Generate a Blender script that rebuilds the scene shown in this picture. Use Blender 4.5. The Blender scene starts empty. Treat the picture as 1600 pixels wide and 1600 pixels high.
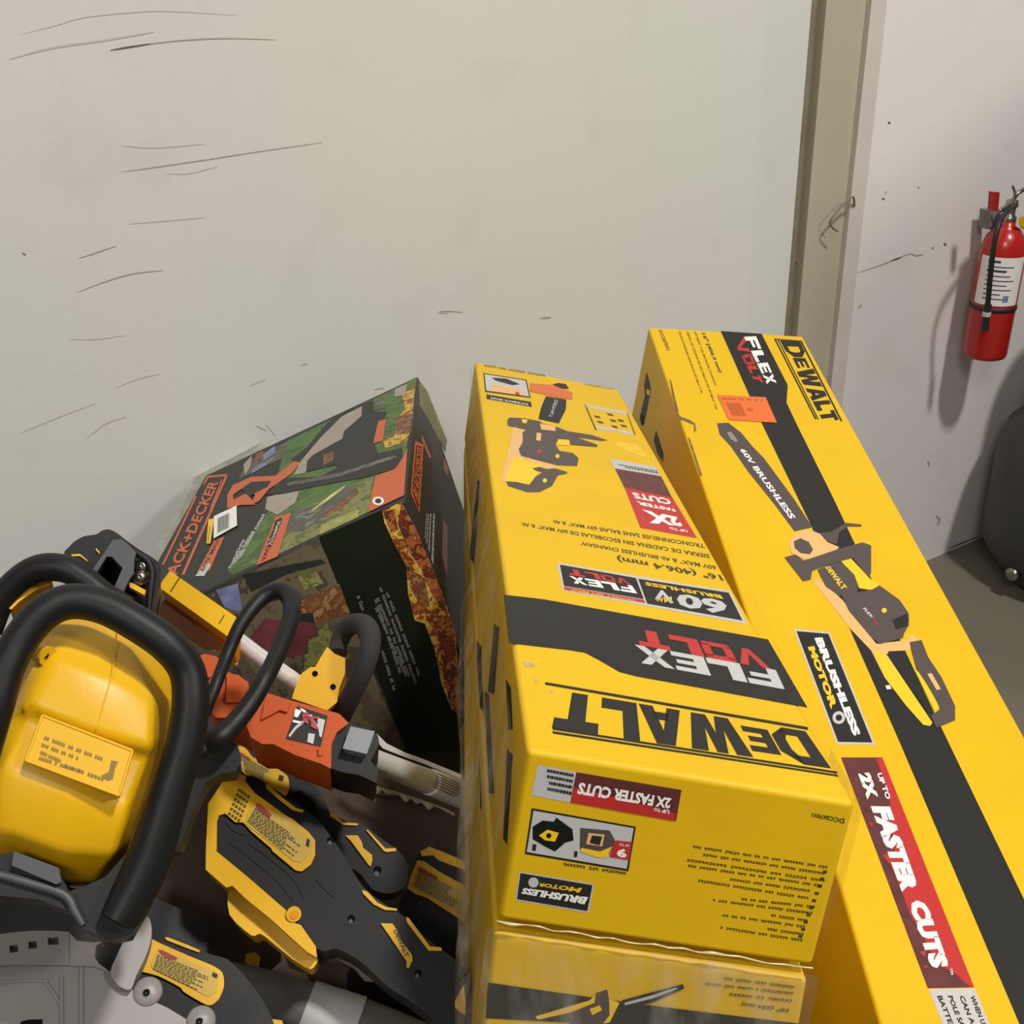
import bpy, math, random
import numpy as np
from mathutils import Vector, Matrix
random.seed(7)
scene = bpy.context.scene
col = scene.collection

# ---------------------------------------------------------------- camera
F = 1800.0; CH = 1.65; DS = 0.825
nad = np.array([120.0, 3400.0, F]); UP = -nad / np.linalg.norm(nad)
XA = np.array([1.0, 0, 0]); XA = XA - XA @ UP * UP; XA /= np.linalg.norm(XA)
YA = np.cross(UP, XA); M3 = np.array([XA, YA, UP]); CP = np.array([0, 0, CH])
def ray(px, py): return M3 @ np.array([(px - 800) / F, (py - 800) / F, 1.0])
def wv(x, y, z): return M3 @ np.array([x, y, z], float)
def P(px, py, d): return CP + ray(px, py) * d * DS
cam_d = bpy.data.cameras.new('camera'); cam = bpy.data.objects.new('camera', cam_d); col.objects.link(cam)
R3 = Matrix([list(M3[:, 0]), list(-M3[:, 1]), list(-M3[:, 2])]).transposed()
cam.matrix_world = Matrix.Translation((0, 0, CH)) @ R3.to_4x4()
cam_d.sensor_width = 36; cam_d.sensor_fit = 'HORIZONTAL'; cam_d.lens = 36 * F / 1600.0
cam_d.clip_start = 0.02
scene.camera = cam

# ---------------------------------------------------------------- light, exposure
W = bpy.data.worlds.new('world'); scene.world = W; W.use_nodes = True
bg = W.node_tree.nodes['Background']; bg.inputs[0].default_value = (0.98, 1.0, 1.0, 1); bg.inputs[1].default_value = 0.29
# wall frame: WN = normal into the room, WS = along the wall to the right, WB = a point at the wall's foot
wd = np.array([3390.0, -1076.0, F]); wd = wd - wd @ UP * UP; wd /= np.linalg.norm(wd); WS = M3 @ wd
_b = ray(1475, 865); WB = CP + _b * (-CH / _b[2])
WN = np.cross(WS, [0, 0, 1.0]); WN /= np.linalg.norm(WN)
if WN @ (CP - WB) < 0: WN = -WN
def area(name, d, dist, size, power, colr, tgt):
    l = bpy.data.lights.new(name, 'AREA'); l.shape = 'DISK'; l.size = size; l.energy = power; l.color = colr
    o = bpy.data.objects.new(name, l); col.objects.link(o)
    d = Vector(d).normalized(); o.location = Vector(tgt) + d * dist
    o.rotation_euler = (-d).to_track_quat('-Z', 'Y').to_euler()
    return o
LD = WN * 0.42 + WS * 0.10 + np.array([0, 0, 0.88])
LAMP = area('overhead_light', LD, 6.0, 0.45, 520, (1.0, 0.975, 0.93), (0.3, 1.6, 0.6))
LAMP2 = area('overhead_light', WN * 0.80 + WS * 0.35 + np.array([0, 0, 0.70]), 6.5, 0.7, 215, (1.0, 0.98, 0.94), (0.0, 1.4, 0.7))
area('overhead_light', WN * 0.62 - WS * 0.55 + np.array([0, 0, 0.72]), 6.5, 1.8, 205, (1.0, 0.98, 0.94), (0.0, 1.4, 0.7))  # added soft fill from the left, lifts the tools shaded by the stack
vs = scene.view_settings; vs.view_transform = 'Standard'; vs.look = 'None'; vs.gamma = 1.0; vs.use_curve_mapping = False
vs.exposure = -1.15

# ---------------------------------------------------------------- materials
def lin(c):
    return tuple(((x / 255 + .055) / 1.055) ** 2.4 if x / 255 > .04045 else x / 255 / 12.92 for x in c)
MATS = {}
def mat(name, rgb, rough=0.5, metal=0.0, spec=0.5, noise=0.0, scale=20, bump=0.0, bscale=200, coat=0.0, raw=False, stretch=None):
    if name in MATS: return MATS[name]
    m = bpy.data.materials.new(name); m.use_nodes = True; nt = m.node_tree; b = nt.nodes['Principled BSDF']
    c = rgb if raw else lin(rgb)
    b.inputs['Base Color'].default_value = (*c, 1); b.inputs['Roughness'].default_value = rough
    b.inputs['Metallic'].default_value = metal; b.inputs['Specular IOR Level'].default_value = spec
    b.inputs['Coat Weight'].default_value = coat
    tc = nt.nodes.new('ShaderNodeTexCoord')
    if noise:
        n = nt.nodes.new('ShaderNodeTexNoise'); n.inputs['Scale'].default_value = scale; n.inputs['Detail'].default_value = 6
        src = tc.outputs['Object']
        if stretch:
            mp = nt.nodes.new('ShaderNodeMapping'); mp.inputs['Scale'].default_value = stretch
            nt.links.new(src, mp.inputs[0]); src = mp.outputs[0]
        nt.links.new(src, n.inputs['Vector'])
        r = nt.nodes.new('ShaderNodeValToRGB'); r.color_ramp.elements[0].position = .3; r.color_ramp.elements[1].position = .7
        r.color_ramp.elements[0].color = (*[x * (1 - noise) for x in c], 1); r.color_ramp.elements[1].color = (*[min(1, x * (1 + noise)) for x in c], 1)
        nt.links.new(n.outputs[0], r.inputs[0]); nt.links.new(r.outputs[0], b.inputs['Base Color'])
    if bump:
        n2 = nt.nodes.new('ShaderNodeTexNoise'); n2.inputs['Scale'].default_value = bscale; n2.inputs['Detail'].default_value = 4
        nt.links.new(tc.outputs['Object'], n2.inputs['Vector'])
        bp = nt.nodes.new('ShaderNodeBump'); bp.inputs['Strength'].default_value = bump; bp.inputs['Distance'].default_value = .002
        nt.links.new(n2.outputs[0], bp.inputs['Height']); nt.links.new(bp.outputs[0], b.inputs['Normal'])
    MATS[name] = m; return m
def leafmat(name, cols, sc):
    m = bpy.data.materials.new(name); m.use_nodes = True; nt = m.node_tree; b = nt.nodes['Principled BSDF']; b.inputs['Roughness'].default_value = .5; b.inputs['Specular IOR Level'].default_value = .3
    tc = nt.nodes.new('ShaderNodeTexCoord'); n = nt.nodes.new('ShaderNodeTexNoise'); n.inputs['Scale'].default_value = sc; n.inputs['Detail'].default_value = 4; n.inputs['Roughness'].default_value = .7
    r = nt.nodes.new('ShaderNodeValToRGB'); r.color_ramp.interpolation = 'CONSTANT'; k = len(cols)
    while len(r.color_ramp.elements) < k: r.color_ramp.elements.new(.5)
    for i, cc in enumerate(cols): r.color_ramp.elements[i].position = 0 if i == 0 else .34 + .32 * (i - 1) / max(1, k - 2); r.color_ramp.elements[i].color = (*lin(cc), 1)
    nt.links.new(tc.outputs['Object'], n.inputs['Vector']); nt.links.new(n.outputs[0], r.inputs[0]); nt.links.new(r.outputs[0], b.inputs['Base Color']); return m
YB = (252, 200, 30)
m_carton = mat('printed_yellow_card', (221, 177, 13), .5, spec=.3, noise=.035, scale=9, bump=.12, bscale=60)
m_ink = mat('black_ink', (40, 39, 37), .5, spec=.25)
m_ink2 = mat('text_ink', (70, 62, 30), .5)
m_silver = mat('silver_ink', (190, 188, 184), .45)
m_dimp = mat('dim_print', (120, 120, 112), .5)
m_white = mat('white_ink', (236, 232, 226), .45)
m_red = mat('red_ink', (185, 42, 40), .45)
m_brownred = mat('dark_red_ink', (92, 42, 40), .45, noise=.25, scale=60)
m_yink = mat('yellow_ink', (242, 194, 24), .45)
m_orange = mat('orange_ink', (212, 104, 48), .45)
m_orsticker = mat('orange_sticker', (222, 108, 44), .5)
m_olab = mat('orange_dark_ink', (176, 70, 30), .5)
m_skin = mat('print_tan', (226, 176, 110), .5)
m_print_dark = mat('print_dark', (78, 68, 64), .5)
m_yplast = mat('yellow_plastic', (216, 165, 8), .38, spec=.4, noise=.03, scale=8, bump=.05, bscale=300)
m_yplast2 = mat('yellow_plastic_matte', (220, 167, 9), .45)
m_bplast = mat('black_plastic', (17, 17, 18), .5, spec=.3, bump=.05, bscale=700)
m_bgrip = mat('black_rubber', (17, 17, 18), .48, spec=.32, bump=.06, bscale=900)
m_dgrey = mat('dark_grey_plastic', (62, 62, 66), .45)
m_gplast = mat('grey_plastic', (132, 126, 122), .42, noise=.05, scale=10)
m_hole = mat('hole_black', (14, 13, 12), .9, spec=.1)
m_lab_y = mat('label_yellow', (190, 156, 52), .5)
m_warn = mat('label_red', (146, 38, 20), .5)
m_chrome = mat('chrome', (232, 230, 226), .28, metal=.35)
m_steel = mat('steel', (160, 158, 150), .3, metal=1)
m_tube = mat('grey_tube', (206, 205, 202), .35)
m_tube2 = mat('satin_grey_tube', (106, 105, 102), .4)
m_oplast = mat('orange_plastic', (186, 80, 32), .5, spec=.22)
m_brown = mat('brown_card', (70, 53, 38), .8, noise=.15, scale=12, bump=.2, bscale=40)
m_torn = mat('torn_card', (176, 160, 132), .9, noise=.3, scale=120)
m_ered = mat('extinguisher_red', (176, 25, 18), .3, coat=.3)
m_rubber = mat('hose_rubber', (34, 33, 32), .5)
m_kblack = mat('box_black', (42, 41, 39), .5, spec=.3, noise=.05, scale=30)
m_kgreen = leafmat('box_green', [(58, 80, 44), (74, 100, 54), (84, 112, 58), (66, 92, 50), (92, 118, 66)], 14)
m_kdark = mat('box_dark_green', (22, 28, 17), .55, spec=.15, noise=.25, scale=4)
m_kleaf = leafmat('box_leaf_yellow', [(60, 44, 24), (150, 100, 40), (120, 52, 30), (190, 150, 54), (212, 178, 80), (96, 84, 40), (170, 120, 40)], 42)
m_kgrass = leafmat('box_grass', [(70, 76, 44), (104, 112, 60), (128, 126, 76), (88, 96, 50), (140, 140, 90)], 45)
m_kbrown = leafmat('box_leaf_brown', [(70, 50, 34), (130, 86, 52), (104, 64, 40), (150, 112, 72), (92, 72, 50)], 60)
m_kphoto = leafmat('box_photo_brown', [(58, 52, 44), (84, 72, 58), (98, 88, 66), (70, 60, 50), (110, 98, 72)], 12)
m_kmaroon = mat('box_maroon', (104, 48, 52), .5, noise=.3, scale=40)
m_kpink = mat('box_beige', (160, 146, 134), .45, noise=.1, scale=30)
m_kblue = mat('box_blue', (112, 122, 158), .45, noise=.3, scale=60)
m_kgrey = leafmat('box_grey', [(60, 58, 58), (96, 92, 88), (84, 84, 70), (120, 116, 108), (72, 70, 68)], 26)
m_korange = mat('box_orange', (196, 90, 40), .42)
m_kred = leafmat('box_leaf_red', [(60, 30, 24), (120, 50, 36), (84, 40, 28), (160, 96, 50), (140, 60, 44), (180, 140, 80)], 50)

def wall_mat(name, rgb, tint):
    m = bpy.data.materials.new(name); m.use_nodes = True; nt = m.node_tree; b = nt.nodes['Principled BSDF']
    tc = nt.nodes.new('ShaderNodeTexCoord')
    n = nt.nodes.new('ShaderNodeTexNoise'); n.inputs['Scale'].default_value = 1.3; n.inputs['Detail'].default_value = 3
    r = nt.nodes.new('ShaderNodeValToRGB'); r.color_ramp.elements[0].position = .35; r.color_ramp.elements[1].position = .65
    r.color_ramp.elements[0].color = (*lin(rgb), 1); r.color_ramp.elements[1].color = (*lin(tint), 1)
    nt.links.new(tc.outputs['Object'], n.inputs['Vector']); nt.links.new(n.outputs[0], r.inputs[0])
    # faint smudges
    n3 = nt.nodes.new('ShaderNodeTexNoise'); n3.inputs['Scale'].default_value = 7; n3.inputs['Detail'].default_value = 5
    r3 = nt.nodes.new('ShaderNodeValToRGB'); r3.color_ramp.elements[0].position = .28; r3.color_ramp.elements[1].position = .42
    r3.color_ramp.elements[0].color = (.955, .95, .94, 1); r3.color_ramp.elements[1].color = (1, 1, 1, 1)
    nt.links.new(tc.outputs['Object'], n3.inputs['Vector']); nt.links.new(n3.outputs[0], r3.inputs[0])
    mx = nt.nodes.new('ShaderNodeMixRGB'); mx.blend_type = 'MULTIPLY'; mx.inputs[0].default_value = 1
    nt.links.new(r.outputs[0], mx.inputs[1]); nt.links.new(r3.outputs[0], mx.inputs[2])
    nt.links.new(mx.outputs[0], b.inputs['Base Color']); b.inputs['Roughness'].default_value = .65
    b.inputs['Specular IOR Level'].default_value = .25
    n2 = nt.nodes.new('ShaderNodeTexNoise'); n2.inputs['Scale'].default_value = 90; n2.inputs['Detail'].default_value = 3
    nt.links.new(tc.outputs['Object'], n2.inputs['Vector'])
    bp = nt.nodes.new('ShaderNodeBump'); bp.inputs['Strength'].default_value = .12; bp.inputs['Distance'].default_value = .002
    nt.links.new(n2.outputs[0], bp.inputs['Height']); nt.links.new(bp.outputs[0], b.inputs['Normal'])
    return m
m_wall = wall_mat('painted_wall', (206, 206, 198), (211, 206, 202))
m_wallr = wall_mat('painted_wall_right', (222, 216, 212), (226, 220, 216))
m_tan = mat('tan_column', (176, 168, 146), .6, noise=.03, scale=5)
m_joint = mat('joint', (120, 112, 92), .8, noise=.15, scale=20)
m_strip = mat('corner_strip', (200, 190, 182), .6, noise=.04, scale=12)
m_scr = mat('scuff', (162, 155, 142), .8, noise=.12, scale=200)
m_scr2 = mat('scuff_faint', (190, 186, 176), .8)
m_scr3 = mat('scuff_dark', (104, 94, 78), .8)
m_floor = mat('concrete_floor', (110, 104, 90), .55, noise=.10, scale=3, bump=.1, bscale=60)
m_tank = mat('dark_poly', (58, 58, 56), .55, noise=.08, scale=8)

def film_mat():
    m = bpy.data.materials.new('stretch_film'); m.use_nodes = True; nt = m.node_tree
    for n in list(nt.nodes): nt.nodes.remove(n)
    out = nt.nodes.new('ShaderNodeOutputMaterial'); tr = nt.nodes.new('ShaderNodeBsdfTransparent'); tr.inputs[0].default_value = (.97, .96, .93, 1)
    gl = nt.nodes.new('ShaderNodeBsdfGlossy'); gl.inputs['Roughness'].default_value = .16
    df = nt.nodes.new('ShaderNodeBsdfDiffuse'); df.inputs[0].default_value = (.7, .66, .56, 1)
    tc = nt.nodes.new('ShaderNodeTexCoord'); mp = nt.nodes.new('ShaderNodeMapping'); mp.inputs['Scale'].default_value = (14, 14, 3)
    n = nt.nodes.new('ShaderNodeTexNoise'); n.inputs['Scale'].default_value = 3; n.inputs['Detail'].default_value = 5
    nt.links.new(tc.outputs['Object'], mp.inputs[0]); nt.links.new(mp.outputs[0], n.inputs['Vector'])
    bp = nt.nodes.new('ShaderNodeBump'); bp.inputs['Strength'].default_value = .6; bp.inputs['Distance'].default_value = .01
    nt.links.new(n.outputs[0], bp.inputs['Height']); nt.links.new(bp.outputs[0], gl.inputs['Normal'])
    r = nt.nodes.new('ShaderNodeValToRGB'); r.color_ramp.elements[0].position = .45; r.color_ramp.elements[0].color = (.03, .03, .03, 1)
    r.color_ramp.elements[1].position = .75; r.color_ramp.elements[1].color = (.30, .30, .30, 1)
    nt.links.new(n.outputs[0], r.inputs[0])
    m1 = nt.nodes.new('ShaderNodeMixShader'); nt.links.new(r.outputs[0], m1.inputs[0]); nt.links.new(tr.outputs[0], m1.inputs[1]); nt.links.new(df.outputs[0], m1.inputs[2])
    m2 = nt.nodes.new('ShaderNodeMixShader'); m2.inputs[0].default_value = .10
    nt.links.new(m1.outputs[0], m2.inputs[1]); nt.links.new(gl.outputs[0], m2.inputs[2]); nt.links.new(m2.outputs[0], out.inputs[0])
    return m
m_film = film_mat()

# ---------------------------------------------------------------- mesh helpers
class MB:
    def __init__(s): s.v = []; s.f = []; s.mi = []; s.m = []; s.sm = []
    def slot(s, m):
        if m not in s.m: s.m.append(m)
        return s.m.index(m)
    def add(s, vs_, fs, m, smooth=False):
        o = len(s.v); s.v += [tuple(map(float, p)) for p in vs_]; k = s.slot(m)
        for f_ in fs: s.f.append(tuple(i + o for i in f_)); s.mi.append(k); s.sm.append(smooth)
        return s
    def poly(s, pts, m): return s.add(pts, [tuple(range(len(pts)))], m)
    def prism(s, bot, top, m, mside=None, smooth=False):
        n = len(bot); o = list(bot) + list(top)
        s.add(o, [tuple(range(n, 2 * n)), tuple(range(n - 1, -1, -1))], m, smooth)
        s.add(o, [(i, (i + 1) % n, n + (i + 1) % n, n + i) for i in range(n)], mside or m, smooth)
        return s
    def build(s, name, parent=None, bevel=0, seg=3, loc=None, weld=False, solid=0, subsurf=0, auto=35):
        me = bpy.data.meshes.new(name)
        base = Vector(parent['_b']) if parent is not None and '_b' in parent else None
        if parent is None:
            base = Vector(loc) if loc is not None else Vector(np.mean(np.array(s.v), axis=0))
            if loc is None: base.z = min(p[2] for p in s.v)
        me.from_pydata([tuple(Vector(p) - base) for p in s.v], [], s.f)
        for m in s.m: me.materials.append(m)
        me.polygons.foreach_set('material_index', s.mi); me.polygons.foreach_set('use_smooth', s.sm)
        import bmesh
        bm = bmesh.new(); bm.from_mesh(me)
        if weld: bmesh.ops.remove_doubles(bm, verts=bm.verts, dist=1e-5)
        if bevel or weld: bmesh.ops.recalc_face_normals(bm, faces=bm.faces)
        bm.to_mesh(me); bm.free(); me.update()
        o = bpy.data.objects.new(name, me); col.objects.link(o)
        if parent is not None: o.parent = parent; o['_b'] = tuple(base)
        else: o.location = base; o['_b'] = tuple(base)
        if solid:
            md = o.modifiers.new('solid', 'SOLIDIFY'); md.thickness = solid; md.offset = -1
        if bevel:
            md = o.modifiers.new('bevel', 'BEVEL'); md.width = bevel; md.segments = seg; md.limit_method = 'ANGLE'; md.angle_limit = math.radians(auto)
            for p in me.polygons: p.use_smooth = True
            md.harden_normals = False
            wn = o.modifiers.new('wn', 'WEIGHTED_NORMAL'); wn.keep_sharp = True; wn.weight = 100
        if subsurf:
            md = o.modifiers.new('sub', 'SUBSURF'); md.levels = subsurf; md.render_levels = subsurf
        return o
def thing(name, label, cat, loc, group=None):
    o = bpy.data.objects.new(name, None); col.objects.link(o); o.location = loc; o['_b'] = tuple(map(float, loc))
    o.empty_display_size = .05; return tag(o, label, cat, group)
def tag(o, label, cat, group=None):
    o['label'] = label; o['category'] = cat
    if group: o['group'] = group
    return o
def struct(o): o['kind'] = 'structure'; return o

class PL:   # a real plane in the room; pixels of the photo are traced onto it
    def __init__(s, p, n): s.p = np.array(p, float); n = np.array(n, float); s.n = n / np.linalg.norm(n)
    def at(s, px, py, h=0.0):
        r = ray(px, py); t = ((s.p + s.n * h - CP) @ s.n) / (r @ s.n); return CP + r * t
    def pts(s, pp, h=0.0): return [s.at(x, y, h) for x, y in pp]
def tool_plane(px, py, d, up=.35, side=0.0):
    r = ray(px, py); n = -r / np.linalg.norm(r) + up * np.array([0, 0, 1.0]) + side * np.array([1.0, 0, 0])
    return PL(P(px, py, d), n)
CROPS = dict(T1=(0, 800, .25), T2=(0, 1200, .25), T3=(300, 1150, .28125), T4=(200, 860, .34375), T5=(230, 570, .3125), T6=(480, 780, .2626),
             T7=(1450, 250, .532), B1=(720, 550, .2375), B2=(720, 850, .3875), B3=(720, 1160, .3875), B4=(970, 500, .26875), B5=(1180, 780, .2625),
             B6=(1200, 1160, .275), W1=(0, 0, .5), W2=(1100, 0, .3125), FP=(0, 0, 1))
def q(c, *a):
    x0, y0, s = CROPS[c]; a = a[0] if len(a) == 1 and not isinstance(a[0], (int, float)) else a
    return [(x0 + a[i] * s, y0 + a[i + 1] * s) for i in range(0, len(a), 2)]
def prism(mb, pl, pp, h0, h1, m, mside=None):
    """outline seen at the raised face h1, carried straight back along the plane's normal to h0"""
    top = pl.pts(pp, h1); a = np.array(top)
    area2 = sum(np.cross(a[i] - a[0], a[(i + 1) % len(a)] - a[0]) @ pl.n for i in range(len(a)))
    if area2 < 0: top = top[::-1]
    bot = [p - pl.n * (h1 - h0) for p in top]
    mb.prism(bot, top, m, mside); return mb
def flat(mb, pl, pp, h, m):
    top = pl.pts(pp, h); a = np.array(top)
    if sum(np.cross(a[i] - a[0], a[(i + 1) % len(a)] - a[0]) @ pl.n for i in range(len(a))) < 0: top = top[::-1]
    mb.poly(top, m); return mb
def disc(mb, pl, px, py, r, h, m, n=16, sq=1.0):
    return flat(mb, pl, [(px + r * math.cos(2 * math.pi * k / n), py + sq * r * math.sin(2 * math.pi * k / n)) for k in range(n)], h, m)
def sm(pp, n=3):
    c = np.array(pp, float); k = len(c); out = []
    for i in range(k):
        p0, p1, p2, p3 = c[i - 1], c[i], c[(i + 1) % k], c[(i + 2) % k]
        for t in np.linspace(0, 1, n, endpoint=False):
            v = .5 * ((2 * p1) + (-p0 + p2) * t + (2 * p0 - 5 * p1 + 4 * p2 - p3) * t * t + (-p0 + 3 * p1 - 3 * p2 + p3) * t ** 3)
            w = p1 + (p2 - p1) * t; out.append(tuple(.8 * v + .2 * w))
    return out
def cat(ctrl, n=8):
    c = np.array(ctrl, float); c = np.vstack([2 * c[0] - c[1], c, 2 * c[-1] - c[-2]]); out = []
    for i in range(1, len(c) - 2):
        for t in np.linspace(0, 1, n, endpoint=False):
            out.append(.5 * ((2 * c[i]) + (-c[i - 1] + c[i + 1]) * t + (2 * c[i - 1] - 5 * c[i] + 4 * c[i + 1] - c[i + 2]) * t * t + (-c[i - 1] + 3 * c[i] - 3 * c[i + 1] + c[i + 2]) * t ** 3))
    out.append(c[-2]); return np.array(out)
def tube(mb, pts, m, seg=20, n=8, closed=False, smoothpath=True, flatn=1.0):
    """pts: (x,y,z,r) in the room"""
    c = cat(pts, n) if smoothpath else np.array(pts, float)
    p = c[:, :3]; r = c[:, 3]; t = np.gradient(p, axis=0); t /= np.linalg.norm(t, axis=1)[:, None]
    u = np.cross(t[0], [0, 0, 1.0]); 
    if np.linalg.norm(u) < .1: u = np.cross(t[0], [0, 1.0, 0])
    u /= np.linalg.norm(u); V = []; 
    for i in range(len(p)):
        u = u - (u @ t[i]) * t[i]; u /= np.linalg.norm(u); w = np.cross(t[i], u)
        for k in range(seg):
            a = 2 * math.pi * k / seg; V.append(p[i] + r[i] * (math.cos(a) * u + flatn * math.sin(a) * w))
    Fs = [(i * seg + k, i * seg + (k + 1) % seg, (i + 1) * seg + (k + 1) % seg, (i + 1) * seg + k) for i in range(len(p) - 1) for k in range(seg)]
    mb.add(V, Fs, m, True)
    mb.add(V[:seg], [tuple(range(seg - 1, -1, -1))], m); mb.add(V[-seg:], [tuple(range(seg))], m)
    return mb
def tpx(pp, d, r):
    """pixel path -> room path; d, r may be lists (r in photo pixels)"""
    n = len(pp); d = d if isinstance(d, (list, tuple)) else [d] * n; r = r if isinstance(r, (list, tuple)) else [r] * n
    return [(*P(x, y, dd), rr * dd * DS / F) for (x, y), dd, rr in zip(pp, d, r)]
def frame_tube(pl, pp, h, r):
    n = len(pp); h = h if isinstance(h, (list, tuple)) else [h] * n; r = r if isinstance(r, (list, tuple)) else [r] * n
    out = []
    for (x, y), hh, rr in zip(pp, h, r):
        w = pl.at(x, y, hh); out.append((*w, rr * (np.linalg.norm(w - CP) / np.linalg.norm(ray(x, y))) / F))
    return out

# ---------------------------------------------------------------- lettering
def homog(src, dst):
    A = []; b = []
    for (x, y), (u, v) in zip(src, dst):
        A.append([x, y, 1, 0, 0, 0, -u * x, -u * y]); b.append(u)
        A.append([0, 0, 0, x, y, 1, -v * x, -v * y]); b.append(v)
    h = np.linalg.solve(np.array(A, float), np.array(b, float)); return np.append(h, 1).reshape(3, 3)
def happly(Hm, x, y):
    w = Hm @ np.array([x, y, 1.0]); return w[0] / w[2], w[1] / w[2]
UNIT = [(0, 0), (1, 0), (1, 1), (0, 1)]
def text(mb, pl, s, quad, h, m, bold=0.0, shear=0.0, sp=1.0, fullh=False):
    """quad in photo pixels: text bottom-left, bottom-right, top-right, top-left"""
    cu = bpy.data.curves.new('t', 'FONT'); cu.body = s; cu.size = 1; cu.offset = bold + .012; cu.shear = shear; cu.resolution_u = 2; cu.space_character = sp
    ob = bpy.data.objects.new('t', cu); col.objects.link(ob); dg = bpy.context.evaluated_depsgraph_get(); dg.update()
    me = ob.evaluated_get(dg).to_mesh(); V = [tuple(v.co) for v in me.vertices]; Fc = [tuple(p.vertices) for p in me.polygons]
    ob.evaluated_get(dg).to_mesh_clear(); bpy.data.objects.remove(ob); bpy.data.curves.remove(cu)
    if not V: return mb
    xs = [v[0] for v in V]; ys = [v[1] for v in V]; x0, x1 = min(xs), max(xs); y0, y1 = min(ys), max(ys)
    Hm = homog(UNIT, quad)
    W_ = [pl.at(*happly(Hm, (x - x0) / (x1 - x0), (y - y0) / (y1 - y0)), h) for x, y, z in V]
    mb.add(W_, Fc, m); return mb
# heavy logo letters, unit cell 0..1 x 0..1
def _bars(*a): return [list(zip(b[0::2], b[1::2])) for b in a]
LET = {
 'D': _bars((0, 0, .34, 0, .34, 1, 0, 1), (.34, 0, .62, 0, .8, .22, .34, .22), (.34, .78, .8, .78, .62, 1, .34, 1), (.62, 0, 1, .28, 1, .72, .62, 1, .62, .78, .7, .64, .7, .36, .62, .22)),
 'E': _bars((0, 0, .36, 0, .36, 1, 0, 1), (.36, 0, 1, 0, 1, .24, .36, .24), (.36, .4, .9, .4, .9, .61, .36, .61), (.36, .78, 1, .78, 1, 1, .36, 1)),
 'W': _bars((0, 1, .27, 1, .335, .40, .41, 1, .59, 1, .665, .40, .73, 1, 1, 1, .84, 0, .58, 0, .5, .5, .42, 0, .16, 0)),
 'A': _bars((0, 0, .33, 0, .5, .66, .5, 1, .3, 1), (1, 0, .67, 0, .5, .66, .5, 1, .7, 1), (.3, .16, .7, .16, .63, .38, .37, .38)),
 'L': _bars((0, 0, .42, 0, .42, 1, 0, 1), (.42, 0, 1, 0, 1, .3, .42, .3)),
 'T': _bars((.3, 0, .7, 0, .7, .74, .3, .74), (0, .74, 1, .74, 1, 1, 0, 1)),
 'F': _bars((0, 0, .3, 0, .3, 1, 0, 1), (.3, .72, 1, .72, 1, 1, .3, 1), (.3, .34, .85, .34, .85, .56, .3, .56)),
 'X': _bars((0, 0, .3, 0, 1, 1, .7, 1), (0, 1, .3, 1, .58, .62, .42, .38), (.42, .38, .58, .62, 1, 0, .7, 0)),
 'V': _bars((0, 1, .28, 1, .5, .3, .5, 0, .38, 0), (.5, .3, .5, 0, .62, 0, 1, 1, .72, 1)),
 'O': _bars((0, .12, .28, .12, .28, .88, 0, .88), (.72, .12, 1, .12, 1, .88, .72, .88), (.08, 0, .92, 0, 1, .12, 1, .24, 0, .24, 0, .12), (0, .76, 1, .76, 1, .88, .92, 1, .08, 1, 0, .88)),
}
def logo(mb, pl, s, quad, h, m, widths=None, gap=.06, small=(), slant=0.0):
    Hm = homog(UNIT, quad); widths = widths or [1] * len(s); tot = sum(widths) + gap * (len(s) - 1); x = 0
    for i, ch in enumerate(s):
        for pgn in LET[ch]:
            pts = []
            for a, b in pgn:
                if i in small: b = .16 + b * .68
                pts.append(happly(Hm, (x + a * widths[i]) / tot + slant * (b - .5), b))
            flat(mb, pl, pts, h, m)
        x += widths[i] + gap
    return mb
def small(mb, pl, s, quad, h, m, *_):
    """one row of print too small to read: blocks with the words' lengths"""
    tot = len(s); Hm = homog(UNIT, quad); x = 0
    for w_ in s.split(' '):
        for ch in w_:
            k = ord(ch) % 5; x0 = x / tot; x1 = (x + .8) / tot; xa = (x + .3) / tot; y1 = .8 + .04 * k
            P4 = [[(x0, 0), (xa, 0), (xa, y1), (x0, y1)], [(xa, y1 - .28), (x1, y1 - .28), (x1, y1), (xa, y1)] if k % 2 else [(xa, .36), (x1, .36), (x1, .6), (xa, .6)], [(xa, 0), (x1, 0), (x1, .24), (xa, .24)]]
            if k == 2: P4[2] = [((x + .55) / tot, 0), (x1, 0), (x1, y1), ((x + .55) / tot, y1)]
            for p4 in P4: flat(mb, pl, [happly(Hm, *t) for t in p4], h, m)
            x += 1
        x += 1
    return mb
def hbars(mb, pl, quad, rows, h, m, fill=.55, words=True, seed=1):
    """rows of tiny unreadable print"""
    rnd = random.Random(seed); Hm = homog(UNIT, quad)
    for r in range(rows):
        y1 = 1 - r / rows; y0 = y1 - fill / rows; x = 0; end = rnd.uniform(.72, 1.0)
        while x < end:
            w = rnd.uniform(.03, .09) if words else end
            a = [happly(Hm, x, y0), happly(Hm, min(x + w, end), y0), happly(Hm, min(x + w, end), y1), happly(Hm, x, y1)]
            flat(mb, pl, a, h, m); x += w + .016
    return mb

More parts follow.
